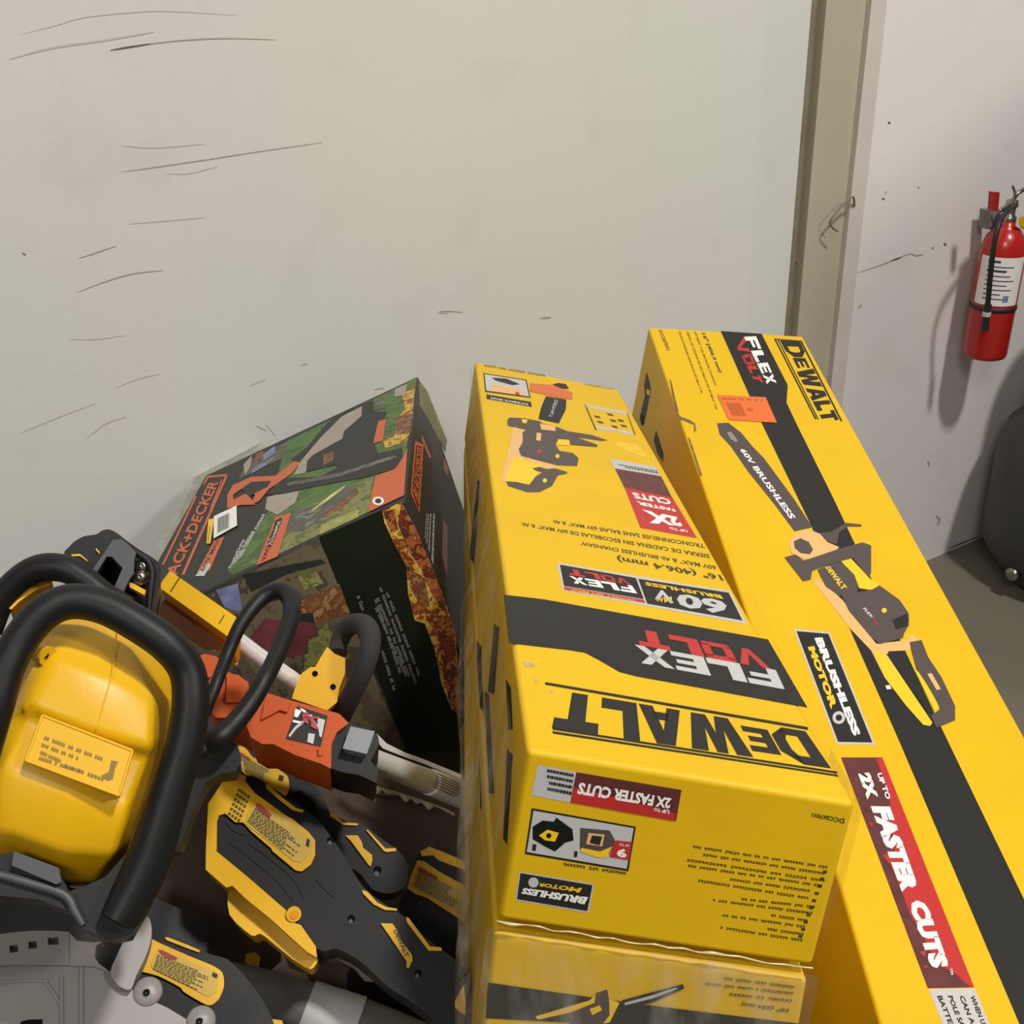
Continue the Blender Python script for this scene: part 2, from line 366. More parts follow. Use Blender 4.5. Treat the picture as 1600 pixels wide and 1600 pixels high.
# ================================================================ SETTING
WPL = PL(WB, WN)
def wl(s, z, off=0.0): p = WB + WS * s + WN * off; return np.array([p[0], p[1], z])
def slab(mb, s0, s1, z0, z1, o0, o1, m, o0b=None):
    """upright slab along the wall; face at offset o1 (o0b = face offset at the s1 end)"""
    e = o1 if o0b is None else o0b
    v = [wl(s0, z0, o0), wl(s1, z0, o0), wl(s1, z1, o0), wl(s0, z1, o0), wl(s0, z0, o1), wl(s1, z0, e), wl(s1, z1, e), wl(s0, z1, o1)]
    return mb.add(v, [(3, 2, 1, 0), (4, 5, 6, 7), (0, 1, 5, 4), (1, 2, 6, 5), (2, 3, 7, 6), (3, 0, 4, 7)], m)
def ribbon(mb, pl, pp, w, h, m):
    """tapering mark: pp pixels, w half width in pixels"""
    c = cat([(x, y, 0) for x, y in pp], 5)[:, :2]; t = np.gradient(c, axis=0); t /= np.linalg.norm(t, axis=1)[:, None] + 1e-9
    n = len(c); ws = [w * (math.sin(math.pi * (i + .35) / (n + .2)) ** .6) for i in range(n)]
    a = [(c[i][0] - t[i][1] * ws[i], c[i][1] + t[i][0] * ws[i]) for i in range(n)]; b = [(c[i][0] + t[i][1] * ws[i], c[i][1] - t[i][0] * ws[i]) for i in range(n)]
    A = pl.pts(a, h); B = pl.pts(b, h); Vs = A + B
    return mb.add(Vs, [(i, i + 1, n + i + 1, n + i) for i in range(n - 1)], m)

mb = MB(); slab(mb, -7, -0.80, 0, 4.2, -.2, 0, m_wall); slab(mb, -0.80, -0.668, 0, 4.2, -.2, 0, m_wall, -.018)
for pp, w, m in ((q('W1', 60, 108, 180, 78, 260, 55, 400, 40, 520, 35, 740, 47), .7, m_scr2), (q('W1', 345, 156, 450, 140, 560, 127, 700, 120, 860, 124), 1.0, m_scr),
                 (q('W1', 345, 157, 400, 148, 470, 137), 1.5, m_scr3), (q('W1', 380, 537, 470, 525, 640, 500, 800, 475, 1010, 445), .9, m_scr), (q('W1', 520, 543, 590, 542, 680, 520), .8, m_scr2),
                 (q('W1', 245, 808, 300, 790, 365, 768), 1.0, m_scr), (q('W1', 240, 914, 330, 880, 420, 855, 510, 845), 1.0, m_scr), (q('W1', 220, 1060, 300, 1060, 390, 1048), .8, m_scr2),
                 (q('W1', 30, 185, 160, 150, 330, 125, 480, 100), 1.8, m_scr2), (q('W1', 360, 1212, 430, 1185, 500, 1168), .9, m_scr2), (q('W1', 270, 1370, 330, 1325, 395, 1302), 1.2, m_scr2),
                 (q('W1', 380, 455, 480, 462, 640, 450), .8, m_scr2), (q('W1', 400, 700, 520, 690, 640, 680), .8, m_scr2), (q('W1', 1370, 974, 1405, 973, 1445, 976), 1.0, m_scr),
                 (q('W1', 1370, 978, 1400, 980), .6, m_scr), (q('W1', 940, 1142, 962, 1136), .9, m_scr), (q('W1', 1688, 995, 1722, 992), 1.6, m_scr), (q('W1', 70, 790, 80, 797), 1.2, m_scr3),
                 (q('W1', 1170, 1218, 1200, 1212), .8, m_scr), (q('W1', 800, 1330, 830, 1345), .9, m_scr), (q('W1', 830, 1325, 862, 1362), .9, m_scr2),
                 (q('W1', 60, 1355, 180, 1305, 300, 1260), 1.0, m_scr2), (q('W1', 780, 1205, 830, 1185), 1.5, m_scr2)):
    ribbon(mb, WPL, pp, w, .0006, m)
struct(mb.build('wall_left', loc=wl(-3, 0)))
mb = MB(); slab(mb, -0.668, -0.640, 0, 4.2, -.2, -.028, m_joint)
for pp in (q('W2', 545, 520, 550, 545), q('W2', 530, 670, 533, 700), q('W2', 492, 1020, 496, 1040), q('W2', 460, 1310, 466, 1330, 462, 1370), q('W2', 585, 120, 588, 140)):
    ribbon(mb, PL(WB - WN * .028, WN), pp, 1.6, .0008, m_hole)
struct(mb.build('trim_1', loc=wl(-.654, 0)))
mb = MB(); slab(mb, -0.640, -0.512, 0, 4.2, -.2, -.006, m_tan, -.022); struct(mb.build('trim_2', loc=wl(-.58, 0)))
mb = MB(); slab(mb, -0.512, -0.478, 0, 4.2, -.2, -.008, m_strip, 0.002); struct(mb.build('trim_3', loc=wl(-.5, 0)))
mb = MB(); slab(mb, -0.478, 4, 0, 4.2, -.2, 0, m_wallr)
for pp, w, m in ((q('W2', 762, 1366, 850, 1338, 930, 1308, 1010, 1275, 1045, 1268), .9, m_scr), (q('W2', 935, 1305, 985, 1288), 1.4, m_scr3), (q('W2', 1035, 1272, 1065, 1278, 1095, 1272), 1.2, m_scr),
                 (q('W2', 920, 612, 932, 616), 2, m_scr3), (q('W2', 890, 992, 903, 996), 1.6, m_scr3), (q('W2', 905, 970, 914, 955), 1.0, m_scr), (q('W2', 1070, 935, 1078, 940), 1.6, m_scr),
                 (q('W2', 1138, 1238, 1150, 1242), 2, m_scr), (q('W2', 1198, 1220, 1212, 1224), 2.2, m_scr3), (q('W2', 770, 1540, 790, 1522), 1.2, m_scr),
                 ([(1462, 805), (1468, 812), (1464, 820)], 1.6, m_scr), ([(1450, 720), (1452, 728)], 1.2, m_scr), ([(1482, 858), (1500, 850), (1530, 838)], 1.2, m_scr3)):
    ribbon(mb, WPL, pp, w, .0006, m)
struct(mb.build('wall_right', loc=wl(2, 0)))
mb = MB(); mb.add([(-7, -3, 0), (7, -3, 0), (7, 8, 0), (-7, 8, 0), (-7, -3, -.1), (7, -3, -.1), (7, 8, -.1), (-7, 8, -.1)], [(0, 1, 2, 3), (7, 6, 5, 4), (0, 4, 5, 1), (1, 5, 6, 2), (2, 6, 7, 3), (3, 7, 4, 0)], m_floor)
struct(mb.build('floor', loc=(0, 0, 0)))
# unseen slab added above the right wall: it keeps the lamp off the lower right corner
LP_ = np.array(LAMP2.location)
def over(p, z=2.0): p = np.array(p, float); return p + (LP_ - p) * (z - p[2]) / (LP_[2] - p[2])
fl_ = lambda s, n_: WB + WS * s + WN * n_
pg = [over(wl(-.60, .84)), over(wl(-.478, .895)), over(wl(.04, 1.13)), over(wl(1.6, 1.75)), over(fl_(2.2, 1.4)), over(fl_(.2, 1.6)), over(fl_(-.30, .9))]
mb = MB(); mb.prism(pg, [p + np.array([0, 0, .06]) for p in pg], m_tan); struct(mb.build('shade_slab'))

# bent wire sticking out of the strip
mb = MB(); cw = q('W2', 752, 1030, 745, 985, 700, 1020, 655, 1070, 630, 1112, 645, 1140, 668, 1156)
tube(mb, [(*WPL.at(x, y, o), .0022) for (x, y), o in zip(cw, (-.004, .006, .012, .016, .014, .012, .012))], m_joint, 8)
tag(mb.build('wire'), 'thin bent rusty wire sticking out of the column beside the white wall', 'wire')

# ---------------------------------------------------------------- fire extinguisher
ext = thing('fire_extinguisher', 'red fire extinguisher with white label hanging on the right wall', 'fire extinguisher', WPL.at(1537, 562, .09))
eb = WPL.at(1537, 556, .085); et = WPL.at(1575, 352, .085); ax = et - eb; EL = np.linalg.norm(ax); ax /= EL
ER = 31.5 * np.linalg.norm(eb - CP) / F * .97
eu = np.cross(ax, WN); eu /= np.linalg.norm(eu); ew = np.cross(ax, eu)
def lathe(mb, base, ax, prof, m, seg=32, u=None, w=None, a0=0, a1=2 * math.pi):
    if u is None:
        u = np.cross(ax, [.3, .9, .1]); u /= np.linalg.norm(u); w = np.cross(ax, u)
    full = abs(a1 - a0 - 2 * math.pi) < 1e-6; n = seg if full else seg + 1
    V = [base + ax * z + r * (math.cos(a0 + (a1 - a0) * k / seg) * u + math.sin(a0 + (a1 - a0) * k / seg) * w) for r, z in prof for k in range(n)]
    Fs = [(i * n + k, i * n + (k + 1) % n, (i + 1) * n + (k + 1) % n, (i + 1) * n + k) for i in range(len(prof) - 1) for k in range(seg)]
    mb.add(V, Fs, m, True); return mb
mb = MB(); lathe(mb, eb, ax, [(0.001, .006), (ER * .8, .0), (ER * .95, .004), (ER, .014), (ER, EL * .80), (ER * .96, EL * .86), (ER * .82, EL * .925), (ER * .55, EL * .975), (ER * .32, EL), (ER * .3, EL + .012), (.001, EL + .012)], m_ered, 40, eu, ew)
mb.build('cylinder', ext)
# angle facing the camera
vc = CP - (eb + ax * EL * .5); a_c = math.atan2(vc @ ew, vc @ eu)
mb = MB(); lathe(mb, eb, ax, [(ER * 1.012, EL * .44), (ER * 1.012, EL * .80)], m_white, 20, eu, ew, a_c - .95, a_c + 1.15)
for k in range(9):
    zz = EL * (.76 - k * .034); lathe(mb, eb, ax, [(ER * 1.018, zz), (ER * 1.018, zz + EL * (.016 if k in (0, 2) else .008))], m_dgrey, 8, eu, ew, a_c - .55, a_c + (.0, .6, .3, .5, .7, .4, .65, .2, .5)[k])
lathe(mb, eb, ax, [(ER * 1.018, EL * .47), (ER * 1.018, EL * .52)], m_kblue, 4, eu, ew, a_c + .35, a_c + .6)
mb.build('label', ext)
mb = MB(); lathe(mb, eb, ax, [(ER * 1.0, EL * .385), (ER * 1.035, EL * .39), (ER * 1.035, EL * .415), (ER * 1.0, EL * .42)], m_rubber, 40, eu, ew); mb.build('strap', ext)
mb = MB(); lathe(mb, eb + ax * (EL + .008), ax, [(.001, 0), (.016, 0), (.016, .012), (.011, .016), (.011, .034), (.015, .036), (.013, .05), (.001, .052)], m_steel, 16, eu, ew)
mb.build('valve', ext)
mb = MB(); tube(mb, [(*WPL.at(*p, o), .005) for p, o in ((q('T7', 225, 140)[0], .09), (q('T7', 210, 150)[0], .10), (q('T7', 240, 130)[0], .09), (q('T7', 262, 100)[0], .10), (q('T7', 285, 84)[0], .10))], m_steel, 8)
tube(mb, [(*WPL.at(*p, o), .003) for p, o in ((q('T7', 248, 75)[0], .10), (q('T7', 255, 100)[0], .10), (q('T7', 250, 130)[0], .10))], m_steel, 8)
mb.build('carry_lever', ext)
mb = MB(); prism(mb, WPL, q('T7', 194, 94, 211, 95, 206, 150, 190, 150), .09, .104, m_ered); mb.build('pull_handle', ext, .002)
mb = MB(); prism(mb, WPL, q('T7', 184, 148, 214, 146, 212, 205, 180, 205), .02, .05, m_gplast); mb.build('wall_bracket', ext, .002)
mb = MB(); disc(mb, WPL, 1600, 347, 9, .118, m_yplast2); lathe(mb, WPL.at(1600, 347, .1), WN, [(.001, 0), (.015, 0), (.015, .0165)], m_steel, 16); mb.build('pressure_gauge', ext)
mb = MB(); tube(mb, [(*WPL.at(*p, o), .0062) for p, o in zip(q('T7', 232, 150, 212, 180, 195, 240, 184, 330, 175, 430), (.10, .135, .145, .145, .14))], m_rubber, 12); mb.build('hose', ext)
mb = MB(); tube(mb, [(*WPL.at(*p, o), r) for p, o, r in zip(q('T7', 176, 425, 172, 455, 166, 500), (.14, .14, .14), (.009, .008, .009))], m_rubber, 12)
tube(mb, [(*WPL.at(*p, .1405), .0098) for p in q('T7', 173, 446, 171, 458)], m_silver, 12, smoothpath=False); mb.build('nozzle', ext)

# ---------------------------------------------------------------- dark poly tank on the floor at the right edge
tf = ray(1668, 900); tb = CP + tf * (-CH / tf[2])
tk = thing('plastic_tank', 'dark grey rounded plastic tank standing on the floor under the fire extinguisher', 'tank', tb)
TR_ = .235; zc = np.array([0, 0, 1.0])
mb = MB(); lathe(mb, tb, zc, [(.001, .0), (TR_ * .68, .0), (TR_ * .74, .02), (TR_ * .98, .10), (TR_, .16), (TR_ * .99, .34), (TR_ * .93, .42), (TR_ * .74, .47), (TR_ * .70, .50), (TR_ * .64, .74), (TR_ * .55, .80), (.001, .82)], m_tank, 48)
mb.build('body', tk)
cl = tb + np.array([-.19, -.10, .075]); mb = MB(); lathe(mb, cl, np.array([-.85, -.5, .1]), [(.001, 0), (.018, 0), (.018, .02), (.010, .024), (.001, .024)], m_steel, 16); mb.build('drain_plug', tk)

# ================================================================ CARTONS
def hexa(mb, t, b, m):
    """t: four top corners in turn, b: the four under them"""
    return mb.add(list(t) + list(b), [(0, 1, 2, 3), (7, 6, 5, 4), (0, 4, 5, 1), (1, 5, 6, 2), (2, 6, 7, 3), (3, 7, 4, 0)], m)
# --- middle carton
MO = CP + wv(.014, .1851, .8826) * DS; Md = wv(.1938, -.9278, -.3187); Ma = wv(.9795, .1648, .1157); Mb = wv(-.0549, -.3346, .9408)
MT = PL(MO, Md); mD, mC, mB_, mA = MT.pts([(823, 1171), (1338, 1255), (967, 609), (742, 565)])
MF = PL(mD, np.cross(mC - mD, Md)); MF.n *= 1 if MF.n @ (CP - mD) > 0 else -1
mD2, mC2 = MF.pts([(778, 1437), (1270, 1511)])
mA2 = mA + (mD2 - mD) * .98; mB2 = mB_ + (mC2 - mC)
ML = PL(mD, np.cross(mA - mD, mD2 - mD)); ML.n *= 1 if ML.n @ (CP - mD) > 0 else -1
carM = thing('chainsaw_carton', 'yellow chainsaw carton with large upside-down black lettering on top, topmost of the wrapped stack', 'box', mD2, None)
mb = MB(); hexa(mb, [mD, mC, mB_, mA], [mD2, mC2, mB2, mA2], m_carton); carM_b = mb.build('carton_body', carM, .0045, 3, weld=True)
e = .0002; mb = MB()
# top: DEWALT logo and rules
logo(mb, MT, 'DEWALT', q('B2', 1390, 755, 400, 590, 367, 742, 1494, 905), e, m_ink, [1.12, .72, 1.4, 1.0, .8, .88], .05, small=(1,))
for a in (q('B2', 1400, 738, 340, 556, 340, 567, 1400, 750), q('B2', 1518, 917, 370, 740, 370, 749, 1518, 926), q('B2', 1520, 930, 370, 754, 371, 764, 1522, 938)): flat(mb, MT, a, e, m_ink)
flat(mb, MT, [(786.5, 929), (848, 936), (1200, 999), (1262, 1106), (1100, 1076), (995, 1057), (968, 1050), (937, 1032), (914, 1020), (890, 1016), (795, 1005)], e, m_ink)
logo(mb, MT, 'FLEX', q('B2', 1270, 508, 700, 405, 728, 480, 1306, 586), 2 * e, m_silver, gap=.06)
logo(mb, MT, 'VOLT', q('B2', 1205, 432, 706, 340, 722, 408, 1252, 505), 2 * e, m_red, gap=.08)
# 60V panel
flat(mb, MT, [(870, 879), (1141, 924), (1167, 975), (880, 923)], e, m_silver)
flat(mb, MT, q('B2', 400, 83, 706, 137, 738, 222, 416, 168), 2 * e, m_ink); flat(mb, MT, q('B2', 416, 171, 738, 225, 746, 238, 418, 184), 2 * e, m_red)
flat(mb, MT, q('B2', 716, 140, 1080, 196, 1136, 308, 752, 240), 2 * e, m_ink)
text(mb, MT, '60', q('B2', 1065, 228, 870, 196, 872, 252, 1085, 290), 3 * e, m_silver, .03); text(mb, MT, 'V', q('B2', 850, 192, 775, 180, 782, 222, 860, 238), 3 * e, m_silver, .02)
text(mb, MT, 'MAX', q('B2', 850, 212, 785, 216, 788, 230, 852, 240), 3 * e, m_yink); text(mb, MT, 'BRUSHLESS', q('B2', 1045, 205, 742, 152, 744, 166, 1060, 222), 3 * e, m_yink, .02)
logo(mb, MT, 'FLEX', q('B2', 690, 168, 436, 128, 456, 158, 712, 200), 3 * e, m_white, gap=.08); logo(mb, MT, 'VOLT', q('B2', 668, 140, 432, 98, 440, 124, 690, 166), 3 * e, m_red, gap=.1)
text(mb, MT, 'DEWALT 60V MAX', q('B2', 700, 224, 440, 180, 442, 188, 702, 231), 3 * e, m_yink)
text(mb, MT, '16" (406.4 mm)', q('B2', 1042, 118, 625, 42, 632, 72, 1062, 150), e, m_ink2, .02)
text(mb, MT, '60V MAX* & Ah BRUSHLESS CHAINSAW', [(1118, 884), (908, 846), (908, 852), (1120, 891)], e, m_ink2, .01)
text(mb, MT, 'SIERRA DE CADENA SIN ESCOBILLAS DE 60V MAX* & Ah', [(1108, 866), (815, 816), (816, 822), (1110, 873)], e, m_ink2, .01)
text(mb, MT, 'TRONCONNEUSE SANS BALAIS 60V MAX* & Ah', [(1100, 850), (864, 812), (865, 818), (1102, 857)], e, m_ink2, .01)
# 2X panel
flat(mb, MT, q('B1', 980, 700, 1280, 755, 1315, 815, 1012, 765), e, m_silver); hbars(mb, MT, q('B1', 1290, 775, 1020, 730, 1030, 752, 1300, 800), 2, 2 * e, m_ink, seed=3)
flat(mb, MT, q('B1', 1014, 767, 1318, 817, 1388, 955, 1075, 890), e, m_brownred); flat(mb, MT, q('B1', 1075, 888, 1388, 950, 1555, 1225, 1182, 1157), e, m_red)
flat(mb, MT, q('B1', 1110, 800, 1180, 845, 1240, 925, 1160, 895), 1.5 * e, m_brownred)
text(mb, MT, '2X', q('B1', 1420, 1085, 1190, 1035, 1240, 1125, 1465, 1150), 2 * e, m_white, .05); text(mb, MT, 'FASTER', q('B1', 1400, 1030, 1150, 978, 1165, 1005, 1418, 1052), 2 * e, m_white, .03)
text(mb, MT, 'CUTS', q('B1', 1370, 965, 1120, 920, 1145, 962, 1392, 1008), 2 * e, m_white, .03); text(mb, MT, 'UP TO', q('B1', 1485, 1170, 1370, 1150, 1375, 1166, 1495, 1188), 2 * e, m_white, .02)
# chainsaw picture
flat(mb, MT, q('B1', 455, 205, 600, 215, 735, 265, 735, 312, 600, 290, 455, 258), 3 * e, m_orange)
flat(mb, MT, q('B1', 605, 212, 640, 203, 690, 210, 712, 240, 660, 238), 4 * e, m_ink)
flat(mb, MT, q('B1', 560, 290, 695, 312, 690, 380, 645, 470, 510, 440, 530, 360), 2 * e, m_ink); text(mb, MT, 'DEWALT', q('B1', 640, 320, 600, 430, 580, 425, 618, 312), 3 * e, m_silver)
flat(mb, MT, q('B1', 345, 490, 430, 520, 395, 600, 385, 680, 600, 740, 640, 770, 590, 780, 420, 700, 350, 720, 290, 860, 262, 845, 300, 700), 1.5 * e, m_skin)
flat(mb, MT, q('B1', 345, 690, 420, 705, 540, 750, 460, 870, 330, 860, 285, 850), 1.8 * e, m_yink)
flat(mb, MT, q('B1', 320, 430, 420, 435, 520, 455, 540, 470, 640, 495, 700, 520, 860, 545, 965, 580, 930, 585, 760, 560, 900, 610, 895, 625, 720, 610, 715, 575, 640, 570, 625, 610, 650, 650, 740, 665, 775, 700, 765, 750, 640, 745, 400, 685, 380, 640, 410, 590, 405, 530, 430, 510, 310, 485, 305, 450), 2 * e, m_print_dark)
flat(mb, MT, q('B1', 520, 470, 620, 490, 625, 520, 530, 510), 3 * e, m_skin); flat(mb, MT, q('B1', 500, 530, 530, 535, 525, 585, 495, 580), 3 * e, m_skin); disc(mb, MT, *q('B1', 636, 685)[0], 3.2, 3 * e, m_yink); flat(mb, MT, q('B1', 645, 575, 715, 585, 715, 615, 630, 610), 3 * e, m_yink)
flat(mb, MT, q('B1', 505, 640, 530, 645, 525, 670, 503, 665), 3 * e, m_red); flat(mb, MT, q('B1', 400, 440, 440, 445, 430, 470, 405, 465), 3 * e, m_yink)
flat(mb, MT, q('B1', 470, 765, 520, 755, 560, 770, 620, 765, 705, 790, 690, 802, 640, 810, 600, 880, 520, 920, 440, 922, 310, 880, 300, 850, 370, 855, 450, 875, 490, 820, 540, 790, 500, 785), 2 * e, m_print_dark)
disc(mb, MT, *q('B1', 553, 845)[0], 3.4, 3 * e, m_yink)
# corner panels
flat(mb, MT, q('B1', 148, 138, 432, 182, 460, 302, 160, 262), e, m_ink); flat(mb, MT, q('B1', 156, 145, 425, 187, 450, 293, 168, 254), 2 * e, m_silver)
flat(mb, MT, q('B1', 205, 168, 300, 175, 390, 212, 340, 218, 230, 188), 3 * e, m_ink); flat(mb, MT, q('B1', 190, 225, 250, 215, 350, 240, 420, 260, 400, 285, 200, 255), 3 * e, m_skin); flat(mb, MT, q('B1', 360, 262, 385, 265, 385, 282, 360, 280), 4 * e, m_red)
flat(mb, MT, q('B1', 168, 278, 462, 328, 468, 362, 170, 308), e, m_ink); text(mb, MT, 'KICKBACK BRAKE', q('B1', 440, 338, 195, 296, 197, 308, 442, 352), 2 * e, m_white)
small(mb, MT, 'CORDLESS CHAINSAW WITH BATTERY', q('B1', 555, 150, 150, 82, 150, 94, 556, 164), e, m_ink2)
flat(mb, MT, q('B1', 812, 343, 1092, 395, 1100, 415, 822, 362), e, m_silver)
for a in (q('B1', 812, 343, 822, 345, 895, 515, 885, 515), q('B1', 1090, 395, 1096, 397, 1150, 545, 1142, 545)): flat(mb, MT, a, e, m_ink2)
for i, (x, y) in enumerate(((895, 425), (980, 410), (1050, 450), (915, 460), (1000, 450), (1070, 485), (1010, 490))): flat(mb, MT, q('B1', x - 22, y - 10, x + 18, y - 2, x + 26, y + 12, x - 10, y + 6), e, m_ink2)
flat(mb, MT, q('B1', 885, 485, 1010, 500, 1020, 522, 895, 505), e, m_silver); flat(mb, MT, q('B1', 1030, 508, 1130, 525, 1138, 545, 1040, 530), e, m_silver)
text(mb, MT, 'DCCS670X1', q('B1', 1000, 240, 815, 208, 815, 216, 1000, 248), e, m_ink2)
flat(mb, MT, q('B1', 1000, 590, 1150, 600, 1250, 700, 1200, 690, 1060, 640), e * .5, mat('scuff_yellow', (232, 188, 40), .5, noise=.1, scale=80))
for a in (q('B2', 250, 475, 290, 480, 300, 492, 262, 495), q('B2', 290, 540, 312, 548, 305, 560), q('B2', 355, 590, 378, 594, 372, 604)): flat(mb, MT, a, e, m_torn)
# front
flat(mb, MF, q('B3', 310, 90, 466, 120, 440, 243, 283, 213), e, m_silver); hbars(mb, MF, q('B3', 445, 225, 318, 200, 335, 105, 455, 128), 4, 2 * e, m_ink, .5, seed=5)
flat(mb, MF, q('B3', 466, 120, 890, 192, 868, 318, 442, 243), e, m_brownred); flat(mb, MF, q('B3', 455, 180, 700, 240, 868, 285, 862, 318, 442, 243), 2 * e, m_red)
text(mb, MF, '2X FASTER CUTS', q('B3', 850, 225, 478, 160, 466, 208, 842, 268), 3 * e, m_white, .035); text(mb, MF, 'UP TO', q('B3', 842, 272, 780, 262, 778, 276, 840, 290), 3 * e, m_white, .02)
flat(mb, MF, q('B3', 286, 265, 706, 340, 676, 520, 258, 450), e, m_ink); flat(mb, MF, q('B3', 293, 275, 697, 346, 669, 510, 266, 442), 2 * e, m_silver)
flat(mb, MF, q('B3', 290, 340, 330, 315, 375, 320, 385, 303, 450, 350, 455, 395, 420, 405, 380, 440, 340, 420, 290, 390), 3 * e, m_kdark); flat(mb, MF, q('B3', 315, 375, 350, 352, 395, 365, 380, 400, 340, 395), 4 * e, m_yink); disc(mb, MF, *q('B3', 355, 376)[0], 4, 5 * e, m_kdark)
flat(mb, MF, q('B3', 482, 345, 600, 355, 622, 395, 600, 450, 565, 465, 480, 430), 3 * e, m_print_dark); flat(mb, MF, q('B3', 485, 425, 560, 440, 610, 420, 590, 462, 560, 466, 484, 440), 4 * e, m_yink); flat(mb, MF, q('B3', 515, 365, 580, 372, 570, 420, 505, 410), 4 * e, m_skin); flat(mb, MF, q('B3', 530, 375, 570, 380, 560, 415, 520, 405), 5 * e, m_ink)
flat(mb, MF, q('B3', 620, 395, 690, 402, 680, 475, 600, 462), 4 * e, m_red); text(mb, MF, '9', q('B3', 672, 432, 630, 425, 628, 460, 668, 468), 5 * e, m_white, .04); text(mb, MF, 'UP TO', q('B3', 680, 412, 640, 405, 638, 416, 678, 422), 5 * e, m_white)
for a in (q('B3', 290, 410, 305, 412, 302, 438, 287, 435), q('B3', 458, 438, 472, 440, 468, 464, 456, 462)): flat(mb, MF, a, 3 * e, m_ink)
small(mb, MF, 'CHARGER AND BATTERY', q('B3', 665, 522, 412, 485, 412, 498, 665, 536), e, m_ink2)
flat(mb, MF, q('B3', 235, 520, 538, 571, 516, 688, 220, 637), e, m_silver); flat(mb, MF, q('B3', 241, 527, 531, 576, 510, 680, 227, 632), 2 * e, m_ink)
text(mb, MF, 'BRUSHLESS', q('B3', 514, 624, 248, 585, 244, 610, 508, 655), 3 * e, m_white, .04, .2); text(mb, MF, 'MOTOR', q('B3', 490, 587, 318, 566, 315, 580, 487, 608), 3 * e, m_yink, .03, .2); disc(mb, MF, *q('B3', 293, 565)[0], 8, 3 * e, m_silver)
text(mb, MF, 'DCCS670X1', q('B3', 1548, 308, 1418, 284, 1415, 300, 1545, 328), e, m_ink2, .02)
for i, (x0, y0, x1, y1) in enumerate(((1490, 505, 935, 418), (1480, 530, 975, 450), (1480, 560, 910, 472), (1470, 580, 915, 495), (1420, 600, 1085, 550), (1415, 630, 955, 555), (1440, 665, 1130, 630), (1430, 690, 1015, 634), (1410, 720, 1250, 695), (1400, 745, 1055, 695), (1395, 775, 1235, 750), (1390, 800, 1045, 744))):
    small(mb, MF, ('60V MAX BATTERY FOR UP TO TWO TIMES FASTER CUTS', 'BRUSHLESS MOTOR LOW KICKBACK BAR AND CHAIN', 'AUTO OILING FOR CONTINUOUS LUBRICATION')[i % 3][:max(14, int((x0 - x1) / 12))], q('B3', x0 - 12, y0 - 6, x1, y1 - 3, x1 - 2, y1 + 8, x0 - 14, y0 + 5), e, m_ink2)
for k in range(10):
    x = 1478 - k * 11; y = 520 + k * 29; flat(mb, MF, q('B3', x - 16, y - 5, x, y - 3, x - 3, y + 9, x - 19, y + 6), e, m_ink2)
# left side blots
for a in ([(746, 750), (750, 752), (741, 880), (733, 872)], [(772, 975), (780, 980), (772, 1085), (762, 1080)], [(757, 1080), (764, 1085), (772, 1240), (764, 1240)], [(745, 1000), (752, 1010), (754, 1110), (745, 1100)], [(790, 1060), (798, 1075), (801, 1140), (794, 1140)], [(792, 1170), (801, 1180), (792, 1320), (786, 1310)], [(748, 1150), (752, 1160), (756, 1270), (750, 1262)]): flat(mb, ML, a, e, m_ink)
mb.build('printed_artwork', carM_b)

# --- lower wrapped carton of the stack
q2 = lambda x, y, d: P(x, y, d)
n2 = MF.n + .10 * np.array([0, 0, 1]); BF = PL(mD2 - MF.n * .004, n2)
t0, t1 = BF.pts([(775, 1442), (1268, 1516)]); b0, b1 = BF.pts([(735, 1760), (1205, 1850)])
bA = mA2 - Md * .008; bB = mB2 - Md * .008; bAl = P(726, 1800, 1.0); bBl = bB + np.array([0, -.3, -.45])
carB = thing('pole_saw_carton', 'yellow carton with black stripe and saw picture, wrapped in film below the topmost carton', 'box', b0)
mb = MB(); hexa(mb, [t0 - Md * .008, t1 - Md * .008, bB, bA], [b0, b1, bBl, bAl], m_carton); carB_b = mb.build('carton_body', carB, .004, 3, weld=True)
mb = MB()
flat(mb, BF, q('B3', 108, 968, 540, 1030, 760, 1060, 1370, 1135, 1362, 1180, 100, 1112), e, m_ink)
flat(mb, BF, q('B3', 300, 1105, 520, 1040, 560, 1000, 590, 998, 600, 1035, 640, 1050, 600, 1130, 440, 1150, 440, 1090, 310, 1118), 2 * e, m_yink)
flat(mb, BF, q('B3', 440, 1090, 540, 1050, 545, 1010, 590, 996, 598, 1035, 600, 1100, 560, 1150, 440, 1150), 3 * e, m_print_dark); flat(mb, BF, q('B3', 650, 1040, 760, 1010, 895, 975, 902, 992, 770, 1050, 655, 1072), 3 * e, m_ink)
flat(mb, BF, q('B3', 660, 1050, 770, 1020, 870, 988, 872, 994, 775, 1032, 662, 1060), 4 * e, m_silver); flat(mb, BF, q('B3', 520, 1075, 560, 1060, 570, 1080, 530, 1100), 4 * e, m_yink)
for i, (x0, y0, x1, y1) in enumerate(((1345, 985, 1060, 948), (1340, 1010, 985, 970), (1335, 1040, 1080, 1012))): small(mb, BF, ('CORDLESS POLE CHAIN SAW', 'TRONCONNEUSE A PERCHE SANS BALAIS', 'SIERRA DE CADENA')[i], q('B3', x0, y0 - 3, x1, y1 - 2, x1 - 2, y1 + 9, x0 - 2, y0 + 8), e, m_ink2)
text(mb, BF, '10" (254 mm)', q('B3', 1325, 1070, 1135, 1045, 1130, 1062, 1318, 1090), e, m_ink2, .02)
mb.build('printed_artwork', carB_b)

